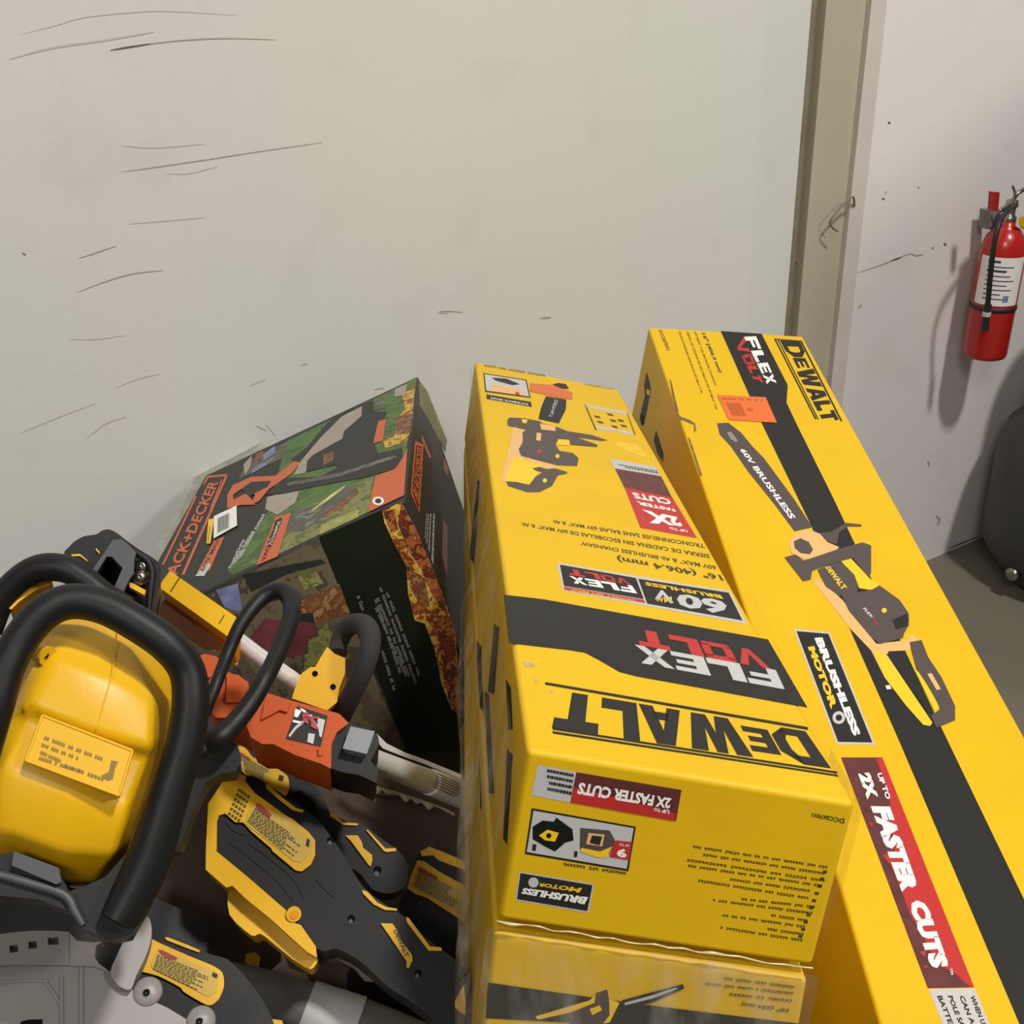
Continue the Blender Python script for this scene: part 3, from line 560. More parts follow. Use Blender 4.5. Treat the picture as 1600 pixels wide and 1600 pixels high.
# --- stretch film round the stack
film = thing('stretch_film', 'clear crinkled plastic stretch film wrapped round the stacked yellow cartons', 'plastic film', b0 - Ma * .01)
def grid(mb, c4, nu, nv, amp, m, nrm, seed=0, smooth=True):
    rnd = np.random.default_rng(seed); V = []
    ph = rnd.uniform(0, 6, 8); fr = rnd.uniform(.6, 1.4, 8)
    for j in range(nv + 1):
        for i in range(nu + 1):
            u = i / nu; v = j / nv; p = (1 - u) * (1 - v) * c4[0] + u * (1 - v) * c4[1] + u * v * c4[2] + (1 - u) * v * c4[3]
            w = math.sin(fr[0] * 9 * u + 4 * v * fr[1] + ph[0]) + .7 * math.sin(fr[2] * 21 * u - 5 * v + ph[1]) + .5 * math.sin(34 * u * fr[3] + 9 * v + ph[2])
            edge = min(1, 6 * min(u, 1 - u, v, 1 - v) + .1); V.append(p + nrm * amp * w * edge)
    mb.add(V, [(j * (nu + 1) + i, j * (nu + 1) + i + 1, (j + 1) * (nu + 1) + i + 1, (j + 1) * (nu + 1) + i) for j in range(nv) for i in range(nu)], m, smooth)
out = ML.n * .007
mb = MB()
fa = P(720, 640, 2.12); grid(mb, [mD + out - MT.n * .004, mA + out, P(719, 960, 1.62), mD2 + out], 40, 16, .0025, m_film, ML.n, 1)
grid(mb, [mD2 + out, P(719, 960, 1.62), P(719, 1800, .97), b0 + out], 40, 20, .004, m_film, ML.n, 2)
mb.build('side_film', film)
mb = MB(); fo = MF.n * .005; grid(mb, [t0 + fo + ML.n * .006, t1 + fo + Ma * .004, b1 + fo + Ma * .004, b0 + fo + ML.n * .006], 50, 16, .0011, m_film, MF.n, 3)
mb.build('front_film', film)
m_fedge = mat('film_edge', (196, 178, 140), .18, spec=.9)
mb = MB(); rr = random.Random(4)
pts = [(*(BF.at(776 + 494 * k / 22, 1440 + 74 * k / 22 + rr.uniform(-2.2, 2.2), .0045)), rr.choice([.0004, .0005, .0007, .0013])) for k in range(23)]
tube(mb, pts, m_fedge, 8, 3); mb.build('film_hem', film)
mb = MB(); grid(mb, [mC + Ma * .006 - Md * .004, mC2 + Ma * .006, mC2 + Ma * .006 + Mb * .07, mC + Ma * .006 + Mb * .07], 12, 8, .0012, m_film, Ma, 5); mb.build('side_film', film)

# --- right long carton
RO = CP + wv(.2858, -.3838, 2.3775) * DS; Rup = wv(.1019, -.8044, -.5853); RT = PL(RO, Rup)
rt = [(1013, 511), (1254, 525), (1865, 1625), (1410, 1712), (1375, 1600), (1315, 1393)]
carR = thing('chainsaw_carton', 'long yellow chainsaw carton with orange sticker and FASTER CUTS panel, rightmost', 'box', RT.at(1375, 1600, -.25))
mb = MB(); prism(mb, RT, rt, -.235, 0, m_carton); carR_b = mb.build('carton_body', carR, .004, 3, weld=True)
mb = MB()
flat(mb, RT, [(1126, 517), (1190, 521.5), (1231, 602), (1229, 629), (1244, 661), (1303, 780), (1334, 846), (1471, 1137), (1600, 1405), (1660, 1530), (1630, 1690), (1593, 1600), (1406, 1160), (1331, 990), (1268, 822), (1190, 661)], e, m_ink)
logo(mb, RT, 'DEWALT', q('B4', 925, 118, 1178, 592, 1268, 580, 1040, 124), e, m_ink, [1.12, .72, 1.4, 1.0, .8, .88], .05, small=(1,))
for a in (q('B4', 890, 108, 900, 109, 1140, 578, 1128, 576), q('B4', 908, 110, 916, 111, 1152, 578, 1144, 578), q('B4', 1040, 120, 1052, 121, 1290, 590, 1278, 588), q('B4', 890, 108, 1052, 120, 1052, 126, 893, 114)): flat(mb, RT, a, e, m_ink)
logo(mb, RT, 'FLEX', q('B4', 716, 98, 850, 372, 906, 366, 786, 94), 2 * e, m_white, gap=.12); logo(mb, RT, 'VOLT', q('B4', 662, 132, 776, 352, 828, 366, 716, 98), 2 * e, m_red, gap=.1)
text(mb, RT, 'DCCS670X1', q('B4', 218, 58, 268, 178, 288, 172, 240, 60), e, m_ink2, .02)
text(mb, RT, '16" (406.4 mm)', q('B4', 462, 76, 565, 305, 592, 305, 492, 76), e, m_ink2, .03)
text(mb, RT, '60V MAX* 9 Ah BRUSHLESS CHAINSAW', q('B4', 424, 68, 545, 380, 558, 380, 438, 68), e, m_ink2, .01)
text(mb, RT, 'SIERRA DE CADENA SIN ESCOBILLAS DE 60V MAX* 9 Ah', q('B4', 380, 68, 552, 520, 566, 520, 394, 68), e, m_ink2, .01)
text(mb, RT, 'TRONCONNEUSE SANS BALAIS 60V MAX* 9 Ah', q('B4', 332, 64, 466, 426, 480, 426, 346, 64), e, m_ink2, .01)
# saw picture
flat(mb, RT, q('B4', 560, 600, 625, 597, 700, 655, 770, 740, 830, 800, 1000, 1030, 1115, 1205, 1010, 1228, 900, 1080, 740, 880, 640, 735, 575, 665), 2 * e, m_print_dark)
text(mb, RT, '60V BRUSHLESS', q('B4', 690, 752, 985, 1158, 1020, 1150, 722, 748), 3 * e, m_white, .02); hbars(mb, RT, q('B4', 615, 655, 650, 715, 680, 705, 640, 650), 3, 3 * e, m_silver, seed=2)
flat(mb, RT, q('B5', 345, 470, 400, 490, 520, 600, 720, 860, 900, 840, 930, 800, 990, 850, 900, 900, 790, 905, 800, 950, 900, 1100, 1055, 1330, 1040, 1350, 1000, 1342, 900, 1230, 770, 1060, 690, 900, 575, 780, 345, 490), 2 * e, m_skin)
flat(mb, RT, q('B5', 700, 890, 780, 930, 900, 1100, 1055, 1330, 1040, 1350, 1000, 1342, 900, 1230, 770, 1060), 3 * e, m_yink)
flat(mb, RT, q('B5', 780, 920, 860, 905, 920, 960, 1040, 1240, 1035, 1270, 1015, 1250), 3 * e, m_ink); flat(mb, RT, q('B5', 950, 1020, 980, 1030, 1100, 1240, 1070, 1260), 3.5 * e, m_yink)
flat(mb, RT, q('B5', 920, 850, 990, 838, 1030, 940, 1110, 1060, 1190, 1230, 1190, 1315, 1080, 1360, 1045, 1290, 1100, 1250, 1060, 1160, 960, 1010, 930, 900), 4 * e, m_print_dark)
flat(mb, RT, q('B5', 1025, 1040, 1050, 1035, 1105, 1130, 1080, 1135), 5 * e, m_skin)
flat(mb, RT, q('B5', 200, 265, 240, 200, 320, 180, 385, 205, 430, 255, 500, 285, 440, 345, 300, 358, 215, 320), 3 * e, m_skin)
flat(mb, RT, q('B5', 230, 250, 270, 232, 320, 255, 345, 300, 325, 328, 270, 320, 235, 290), 4 * e, m_print_dark)
flat(mb, RT, q('B5', 385, 200, 450, 195, 540, 140, 635, 150, 630, 162, 550, 162, 500, 200, 485, 270, 430, 250), 4 * e, m_print_dark)
flat(mb, RT, q('B5', 370, 420, 500, 370, 590, 420, 620, 500, 600, 570, 500, 575, 420, 520), 3 * e, m_print_dark); text(mb, RT, 'DEWALT', q('B5', 415, 405, 520, 545, 548, 525, 445, 398), 4 * e, m_yink, .03)
flat(mb, RT, q('B5', 510, 368, 570, 352, 690, 480, 742, 500, 720, 545, 620, 530, 590, 450), 4 * e, m_yink)
flat(mb, RT, q('B5', 175, 345, 240, 328, 290, 365, 500, 295, 640, 256, 690, 275, 690, 440, 672, 462, 580, 350, 480, 378, 340, 425, 330, 478, 285, 487), 5 * e, m_print_dark)
flat(mb, RT, q('B5', 515, 575, 700, 535, 740, 512, 860, 600, 915, 680, 915, 750, 885, 800, 880, 825, 740, 862, 700, 830, 560, 665), 5 * e, m_print_dark)
flat(mb, RT, q('B5', 815, 720, 900, 680, 912, 720, 905, 755, 840, 775), 6 * e, m_ink); text(mb, RT, 'FLEX', q('B5', 640, 650, 690, 705, 705, 700, 655, 645), 6 * e, m_white); text(mb, RT, 'VOLT', q('B5', 690, 705, 730, 762, 745, 757, 705, 700), 6 * e, m_red)
disc(mb, RT, *q('B5', 768, 662)[0], 4, 6 * e, m_yink); flat(mb, RT, q('B5', 775, 1110, 800, 1105, 812, 1128, 785, 1132), 3 * e, m_white)
# brushless panel
flat(mb, RT, q('B5', 230, 773, 442, 792, 716, 1462, 486, 1458), e, m_silver); flat(mb, RT, q('B5', 246, 785, 436, 801, 698, 1448, 494, 1444), 2 * e, m_ink)
text(mb, RT, 'BRUSHLESS', q('B5', 352, 826, 585, 1412, 630, 1400, 400, 822), 3 * e, m_white, .05); text(mb, RT, 'MOTOR', q('B5', 312, 880, 452, 1252, 494, 1238, 352, 874), 3 * e, m_yink, .05); disc(mb, RT, *q('B5', 498, 1300)[0], 10, 3 * e, m_silver); disc(mb, RT, *q('B5', 498, 1300)[0], 5, 4 * e, m_ink)
# red panel
flat(mb, RT, q('B6', 415, 85, 650, 85, 1172, 1392, 908, 1397), e, m_brownred); flat(mb, RT, q('B6', 615, 92, 650, 85, 1172, 1392, 1150, 1392, 1060, 1310, 960, 1260, 880, 1100, 800, 960, 780, 900, 700, 700, 650, 640, 720, 620, 700, 480, 690, 300), 1.6 * e, m_red)
for a in (q('B6', 575, 455, 600, 460, 590, 480), q('B6', 860, 1190, 900, 1180, 890, 1220), q('B6', 880, 1265, 910, 1270, 895, 1285)): flat(mb, RT, a, 2 * e, m_red)
text(mb, RT, '2X', q('B6', 512, 178, 565, 325, 628, 312, 578, 168), 3 * e, m_white, .06); text(mb, RT, 'UP TO', q('B6', 618, 176, 672, 325, 700, 318, 646, 172), 3 * e, m_white, .03)
text(mb, RT, 'FASTER', q('B6', 582, 362, 760, 850, 860, 838, 690, 352), 3 * e, m_white, .065, .1); text(mb, RT, 'CUTS', q('B6', 795, 905, 930, 1292, 1030, 1268, 895, 890), 3 * e, m_white, .065, .1); text(mb, RT, 'TM', q('B6', 1030, 1285, 1040, 1320, 1055, 1318, 1045, 1283), 3 * e, m_white)
flat(mb, RT, q('B6', 912, 1402, 1176, 1397, 1290, 1680, 1030, 1690), e, m_silver)
for i, (x, y, s_) in enumerate(((1145, 1440, 'WHEN USED'), (1085, 1440, 'CAN AMP'), (1020, 1440, 'POLE SAW'), (960, 1440, 'BATTERY'))): text(mb, RT, s_, q('B6', x, y, x + 95, y + 230, x + 122, y + 225, x + 28, y - 2), 2 * e, m_ink, .02)
for a in (q('B4', 282, 345, 292, 350, 335, 530, 322, 535), q('B4', 325, 530, 345, 560, 400, 580, 432, 600, 440, 640, 425, 655, 425, 610, 380, 592, 335, 572), q('B4', 390, 680, 402, 690, 475, 905, 462, 905)): flat(mb, RT, a, e, mat('torn_edge', (112, 92, 70), .9, noise=.3, scale=80))
ribbon(mb, RT, [(1104, 760), (1150, 880), (1215, 1010), (1290, 1230)], .5, e, mat('crease', (228, 178, 30), .5))
mb.build('printed_artwork', carR_b)
mb = MB(); flat(mb, RT, q('B4', 560, 435, 842, 449, 908, 597, 628, 580), 5 * e, m_orsticker)
for k in range(9):
    x = 612 + k * 9.5; flat(mb, RT, q('B4', x, 482, x + (5 if k % 3 else 7), 482, x + 38 + (5 if k % 3 else 7), 556, x + 38, 556), 6 * e, m_olab)
small(mb, RT, 'PRICE 00 00 NO 0', q('B4', 588, 462, 830, 470, 828, 460, 584, 450), 6 * e, m_olab); text(mb, RT, '60', q('B4', 735, 530, 770, 532, 765, 510, 730, 508), 6 * e, m_olab)
sp = mb.build('price_sticker', carR_b); sp['label'] = 'orange price sticker with barcode'
# printed saw blots on the left side of the right carton
kl = RT.pts([(1013, 511), (1315, 1393)]); RL = PL(kl[0], np.cross(kl[1] - kl[0], Rup)); RL.n *= 1 if RL.n @ (CP - kl[0]) > 0 else -1
for a in (q('B4', 150, 300, 170, 370, 175, 420, 160, 480, 145, 560, 130, 620, 108, 580, 120, 520, 140, 440, 135, 380), q('B4', 205, 640, 225, 700, 250, 780, 245, 830, 215, 780, 190, 700), q('B4', 112, 545, 140, 560, 138, 600, 118, 615)): mb = MB(); flat(mb, RL, a, e, m_ink); mb.build('side_print', carR_b)
mb = MB(); flat(mb, RL, q('B4', 150, 400, 170, 410, 168, 440, 150, 430), 2 * e, m_yink); mb.build('side_print', carR_b); mb = MB(); flat(mb, RL, q('B6', 365, 1105, 390, 1085, 360, 1140, 345, 1165), e, mat('torn_edge', (112, 92, 70)))
mb.build('tear_mark', carR_b)

# --- black and orange blower carton leaning at the back
KO = CP + wv(-.1498, -.0121, 1.589) * DS; Kd = wv(.3788, .8628, .3347); Ka = wv(-.9233, .377, .0731); Kb = wv(-.0631, -.3367, .9395)
K1 = PL(KO, -Kd); kO, kTR, kTL, kBL = K1.pts([(633, 782), (653, 588), (321, 743), (184, 985)])
K2 = PL(kO, np.cross(kBL - kO, Kd)); K2.n *= 1 if K2.n @ (CP - kO) > 0 else -1
kE = K2.at(754, 1117); dv = kE - kO; K3 = PL(kO, np.cross(kTR - kO, dv)); K3.n *= 1 if K3.n @ (CP - kO) > 0 else -1
dv2 = dv * .93
carK = thing('leaf_blower_carton', 'black and orange leaf blower carton with garden pictures leaning at the wall', 'box', kO + dv)
mb = MB(); hexa(mb, [kO, kTR, kTL, kBL], [kO + dv, kTR + dv2, kTL + dv2, kBL + dv], m_kblack); carK_b = mb.build('carton_body', carK, .003, 2, weld=True)
mb = MB()
flat(mb, K1, q('T5', 700, 380, 1348, 66, 1322, 300, 1296, 412, 1282, 650, 430, 1050, 402, 1030, 600, 740), e, m_kgreen)
flat(mb, K1, q('T5', 720, 745, 960, 640, 1130, 560, 1108, 735, 860, 850, 650, 950), 2 * e, m_kgrass); flat(mb, K1, q('T5', 870, 800, 1060, 720, 1055, 762, 860, 850), 3 * e, mat('light_grass', (146, 150, 76), .45, noise=.3, scale=90))
flat(mb, K1, q('T5', 700, 740, 880, 690, 950, 620, 1040, 600, 1050, 640, 900, 760, 780, 830, 700, 840), 3 * e, m_kgrey); flat(mb, K1, q('T5', 600, 660, 760, 630, 740, 690, 650, 750, 590, 720), 3 * e, m_kpink)
flat(mb, K1, q('T5', 880, 745, 1010, 660, 1050, 615, 1055, 640, 960, 720, 890, 760), 4 * e, m_kbrown); flat(mb, K1, q('T5', 830, 720, 930, 640, 990, 600, 985, 615, 900, 680, 820, 735), 4 * e, mat('pale_yellow', (196, 190, 110), .5, noise=.3, scale=60))
flat(mb, K1, q('T5', 1145, 185, 1348, 68, 1322, 300, 1300, 405, 1150, 440, 1185, 330, 1210, 240), 2 * e, m_kgreen); flat(mb, K1, q('T5', 1275, 150, 1342, 85, 1330, 200, 1318, 330, 1290, 395, 1190, 415, 1180, 380, 1240, 340, 1250, 270, 1290, 220), 3 * e, m_kleaf)
flat(mb, K1, q('T5', 1240, 260, 1330, 240, 1318, 340, 1250, 350), 3.5 * e, m_kbrown); flat(mb, K1, q('T5', 1240, 120, 1300, 95, 1290, 150, 1235, 160), 4 * e, m_kpink); flat(mb, K1, q('T5', 1140, 185, 1180, 160, 1185, 215, 1140, 230), 4 * e, m_kgrey)
flat(mb, K1, q('T5', 455, 575, 500, 485, 700, 385, 680, 465, 560, 520), 2 * e, m_kgrey); flat(mb, K1, q('T5', 530, 520, 610, 480, 590, 505, 520, 545), 3 * e, m_kblue); flat(mb, K1, q('T5', 480, 500, 525, 450, 515, 510, 490, 550), 3 * e, m_kpink); flat(mb, K1, q('T5', 560, 460, 640, 405, 640, 440, 580, 480), 3 * e, m_kblue); flat(mb, K1, q('T5', 540, 450, 580, 430, 580, 470, 545, 490), 4 * e, m_kbrown)
flat(mb, K1, q('T5', 1075, 205, 1072, 255, 985, 330, 975, 370, 830, 450, 790, 540, 735, 550, 770, 470, 860, 370, 950, 270), 4 * e, m_kpink)
flat(mb, K1, q('T5', 1130, 175, 1132, 232, 1196, 235, 1180, 290, 1135, 385, 1150, 445, 1275, 415, 1275, 470, 1235, 520, 1100, 560, 820, 610, 690, 640, 590, 650, 690, 565, 860, 560, 960, 510, 935, 500, 795, 535, 800, 480, 830, 450, 975, 372, 985, 330, 1072, 255, 1075, 205, 990, 240, 860, 370, 760, 490, 720, 470, 800, 410, 900, 290, 960, 245), 5 * e, m_kblack)
flat(mb, K1, q('T5', 700, 590, 960, 540, 1240, 450, 1250, 462, 960, 560, 700, 606), 6 * e, m_kgrey); flat(mb, K1, q('T5', 880, 450, 935, 430, 930, 480, 880, 500), 6 * e, m_kbrown)
flat(mb, K1, q('T5', 1155, 282, 1195, 270, 1178, 380, 1130, 392), 6 * e, m_korange); flat(mb, K1, q('T5', 1302, 415, 1284, 652, 1105, 736, 1140, 556, 1240, 520, 1278, 465), 6 * e, m_korange)
disc(mb, K1, *q('T5', 1155, 680)[0], 9, 7 * e, m_white, sq=.75); disc(mb, K1, *q('T5', 1155, 680)[0], 5, 8 * e, m_ink, sq=.75)
flat(mb, K1, q('T5', 400, 705, 400, 650, 430, 600, 520, 560, 640, 555, 735, 482, 765, 487, 720, 545, 610, 620, 560, 680, 520, 700, 540, 650, 470, 620, 430, 650, 430, 690), 6 * e, m_korange); flat(mb, K1, q('T5', 470, 620, 520, 585, 620, 580, 600, 610, 540, 640, 510, 660), 7 * e, m_kblack); flat(mb, K1, q('T5', 400, 690, 500, 640, 540, 700, 470, 700, 400, 718), 6.5 * e, m_korange)
for a in (q('T5', 300, 556, 400, 545, 400, 556, 306, 566), q('T5', 400, 545, 402, 556, 186, 1050, 172, 1048, 390, 556), q('T5', 240, 655, 248, 660, 84, 1000, 74, 998), q('T5', 300, 556, 306, 566, 286, 602, 280, 598), q('T5', 372, 572, 376, 576, 320, 720, 314, 716)): flat(mb, K1, a, 2 * e, m_korange)
text(mb, K1, 'BLACK+DECKER', q('T5', 108, 1140, 360, 585, 312, 575, 52, 1130), 3 * e, m_korange, .02)
flat(mb, K1, q('T5', 335, 880, 386, 858, 312, 1028, 248, 1040), 2 * e, m_korange); text(mb, K1, '60V MAX', q('T5', 285, 1030, 365, 870, 345, 875, 260, 1035), 3 * e, m_kblack)
small(mb, K1, 'LEAF BLOWER VACUUM', q('T5', 470, 960, 592, 745, 576, 742, 445, 975), 2 * e, m_silver); small(mb, K1, 'SOUFFLEUR ASPIRATEUR', q('T5', 440, 990, 540, 830, 520, 830, 415, 1000), 2 * e, m_silver); small(mb, K1, 'SOPLADORA', q('T5', 420, 1010, 490, 870, 475, 870, 402, 1020), 2 * e, m_silver)
flat(mb, K1, q('T5', 642, 762, 720, 738, 652, 958, 545, 1003), 6 * e, m_korange); flat(mb, K1, q('T5', 640, 780, 668, 762, 675, 775, 620, 910, 605, 915), 7 * e, m_ink); text(mb, K1, 'POWERFUL', q('T5', 622, 900, 668, 780, 655, 778, 610, 895), 8 * e, m_white); text(mb, K1, 'VACUUM', q('T5', 590, 975, 640, 830, 620, 835, 570, 980), 8 * e, m_ink)
flat(mb, K1, q('T5', 300, 985, 318, 1000, 285, 1056, 240, 1056), 2.5 * e, m_silver)
mb.build('front_artwork', carK_b)
mb = MB(); flat(mb, K1, q('T5', 333, 757, 447, 703, 449, 803, 332, 868), 9 * e, m_white); flat(mb, K1, q('T5', 352, 765, 412, 738, 410, 815, 350, 845), 10 * e, m_silver)
for k in range(7): flat(mb, K1, q('T5', 354 + k * 8, 768 - k * 3.6, 358 + k * 8, 766 - k * 3.6, 356 + k * 8, 835 - k * 3.8, 352 + k * 8, 837 - k * 3.8), 11 * e, m_ink if k % 2 else m_kgrey)
sp = mb.build('barcode_sticker', carK_b); sp['label'] = 'white barcode sticker'
mb = MB(); flat(mb, K1, q('T5', 306, 772, 334, 768, 316, 893, 296, 893), 9 * e, m_yink); hbars(mb, K1, q('T5', 308, 885, 322, 785, 316, 783, 302, 885), 1, 10 * e, m_ink2); sp = mb.build('price_sticker', carK_b); sp['label'] = 'small yellow sticker'
mb = MB()
flat(mb, K2, q('T6', 70, 225, 440, 65, 560, 14, 620, 110, 880, 850, 925, 1300, 900, 1500, 640, 1510, 580, 1500, 250, 680), e, m_kdark)
flat(mb, K2, [(200, 985), (330, 925), (498, 842), (560, 980), (634, 1170), (500, 1240), (380, 1200)], e, m_kphoto)
flat(mb, K2, q('T4', 770, 240, 900, 180, 960, 150, 1010, 290, 850, 330, 780, 300), 2 * e, m_kbrown); flat(mb, K2, q('T4', 560, 390, 620, 310, 850, 330, 870, 390, 820, 400, 820, 470, 700, 490, 600, 450), 2 * e, m_kmaroon)
flat(mb, K2, q('T4', 520, 110, 760, 60, 880, 40, 900, 60, 720, 110, 560, 190), 2 * e, m_kblack); flat(mb, K2, q('T4', 760, 90, 860, 100, 890, 150, 800, 180), 2 * e, m_kgrass); flat(mb, K2, q('T4', 400, 180, 500, 150, 520, 280, 440, 260), 2 * e, m_kblue)
flat(mb, K2, q('T4', 800, 440, 900, 330, 940, 400, 880, 500, 800, 560), 2 * e, m_kgrass); flat(mb, K2, q('T4', 740, 290, 840, 285, 850, 330, 760, 320), 3 * e, m_kblack)
flat(mb, K2, q('T6', 445, 68, 560, 16, 640, 160, 760, 440, 880, 780, 915, 1300, 860, 1250, 800, 1100, 760, 900, 700, 740, 640, 720, 600, 560, 590, 400, 520, 270, 460, 140), 2 * e, m_kleaf)
flat(mb, K2, q('T6', 560, 20, 640, 160, 760, 440, 850, 720, 800, 660, 740, 560, 680, 420, 600, 300, 540, 150), 3 * e, m_kred); flat(mb, K2, q('T6', 450, 75, 520, 60, 540, 180, 500, 200), 3 * e, m_kred); flat(mb, K2, q('T6', 620, 420, 700, 470, 730, 640, 680, 640, 610, 520), 3 * e, m_kbrown); flat(mb, K2, q('T6', 780, 780, 880, 840, 912, 1290, 850, 1230, 800, 1000), 3 * e, m_kred)
wt = [('Zusammengelegt Cord', 440, 900, 535, 1140, 505, 1142, 415, 900), ('1 Up', 345, 665, 320, 660, 0, 0, 0, 0)]
small(mb, K2, 'Zusatz Parts Co rd', q('T6', 440, 905, 512, 1142, 532, 1134, 458, 900), 3 * e, m_dimp, .01); small(mb, K2, 'x grip', q('T6', 295, 580, 325, 668, 342, 655, 318, 570), 3 * e, m_dimp, .02)
for i, (x0, y0, x1, y1) in enumerate(((400, 600, 548, 1040), (402, 650, 585, 1060), (412, 590, 600, 1060), (428, 530, 640, 1100), (468, 560, 662, 1055))): small(mb, K2, ('16 Variable Speed blower mulcher vac', '17 Sopladora de hojas velocidad', '18 Disposable bag and shoulder strap', '19 Souffleur aspirateur broyeur variable', '20 High impact metal mulch fan')[i], q('T6', x0, y0, x1, y1, x1 + 16, y1 - 8, x0 + 16, y0 - 8), 3 * e, m_dimp)
mb.build('lower_artwork', carK_b)
mb = MB()
flat(mb, K3, q('T5', 1358, 75, 1400, 130, 1500, 380, 1490, 440, 1420, 300, 1362, 200), e, m_kgrass); flat(mb, K3, q('T5', 1340, 380, 1382, 400, 1362, 740, 1318, 640), e, m_korange); flat(mb, K3, q('T5', 1346, 400, 1374, 412, 1356, 720, 1326, 636), 2 * e, m_kblack)
text(mb, K3, 'BLACK+DECKER', q('T5', 1362, 710, 1374, 415, 1350, 405, 1330, 630), 3 * e, m_korange, .02); flat(mb, K3, q('T5', 1372, 345, 1420, 460, 1412, 468, 1374, 380), e, m_korange)
flat(mb, K3, q('T5', 1482, 465, 1508, 520, 1502, 560, 1480, 520), e, m_korange); flat(mb, K3, q('T5', 1480, 770, 1502, 810, 1500, 1060, 1472, 950), e, m_korange); hbars(mb, K3, q('T5', 1385, 850, 1395, 700, 1440, 690, 1430, 1000), 4, e, m_silver, .4, seed=8)
mb.build('side_artwork', carK_b)

kf = tool_plane(340, 730, 1.90, .2); pf = K1.pts([(252, 880), (322, 745), (420, 700), (405, 690), (350, 703), (305, 745), (240, 862)], -.012)
mb = MB(); mb.prism(pf, [p + K1.n * .0006 for p in pf], m_film); tag(mb.build('plastic_film'), 'loose clear plastic film along the upper left edge of the black and orange carton', 'plastic film')

# ================================================================ BIN OF TOOLS
# brown cardboard bin that carries the pile (its rim is under the tools)
bx0, bx1, by0, by1, bz = -.66, -.085, .46, 1.02, .76
bn = thing('cardboard_bin', 'brown cardboard bin under the pile of yellow and black power tools', 'box', (bx0, by0, 0))
mb = MB()
def bxm(mb, x0, x1, y0, y1, z0, z1, m): return mb.add([(x0, y0, z0), (x1, y0, z0), (x1, y1, z0), (x0, y1, z0), (x0, y0, z1), (x1, y0, z1), (x1, y1, z1), (x0, y1, z1)], [(3, 2, 1, 0), (4, 5, 6, 7), (0, 1, 5, 4), (1, 2, 6, 5), (2, 3, 7, 6), (3, 0, 4, 7)], m)
for a in ((bx0, bx1, by0, by0 + .008), (bx0, bx1, by1 - .008, by1), (bx0, bx0 + .008, by0 + .008, by1 - .008), (bx1 - .008, bx1, by0 + .008, by1 - .008)): bxm(mb, *a, 0, bz, m_brown)
bxm(mb, bx0 + .008, bx1 - .008, by0 + .008, by1 - .008, .66, .67, m_brown); mb.build('bin_body', bn)
mb = MB(); bxm(mb, -.58, -.06, 1.09, 1.56, 0, .53, m_brown); tag(mb.build('brown_carton', None, .004, 2), 'plain brown cardboard carton standing under the black and orange carton', 'box')

# brown carton lying in the pile below the grey pole
tp = tool_plane(650, 1330, 1.50, .5)
bc = thing('brown_carton', 'brown cardboard carton with torn printed edge below the grey pole', 'box', tp.at(640, 1450, -.1))
mb = MB(); prism(mb, tp, [(500, 1170), (600, 1200), (735, 1262), (745, 1500), (620, 1560), (470, 1480), (440, 1250)], -.03, 0, m_brown); mb.build('carton_body', bc, .004, 2)
mb = MB(); rr = random.Random(9)
up_ = cat([(x, y, 0) for x, y in q('T3', 780, 170, 850, 200, 930, 235, 1000, 270, 1100, 300, 1250, 345, 1400, 400, 1460, 430)], 5)[:, :2]
lo = [(x + rr.uniform(-1, 1), y + rr.uniform(3, 13) * (1 if 5 < i < 28 else .3)) for i, (x, y) in enumerate(up_)]
A = tp.pts([tuple(p) for p in up_], .004); B = tp.pts(lo, .002); n = len(A); mb.add(A + B, [(i, i + 1, n + i + 1, n + i) for i in range(n - 1)], m_torn, False)
text(mb, tp, 'HEAVY', q('T3', 1010, 320, 1130, 350, 1135, 325, 1015, 290), .0045, m_ink2)
mb.build('torn_edge', bc, solid=.002)
# flattened brown card behind the saw
tp2 = tool_plane(260, 1350, 1.25, .3); mb = MB(); prism(mb, tp2, [(150, 1150), (350, 1120), (420, 1300), (440, 1500), (330, 1600), (180, 1650), (60, 1450)], -.01, 0, m_brown)
tag(mb.build('card_flap', None, .002, 2), 'dark brown cardboard flap showing between the yellow chainsaw and the yellow and black power tools', 'cardboard')

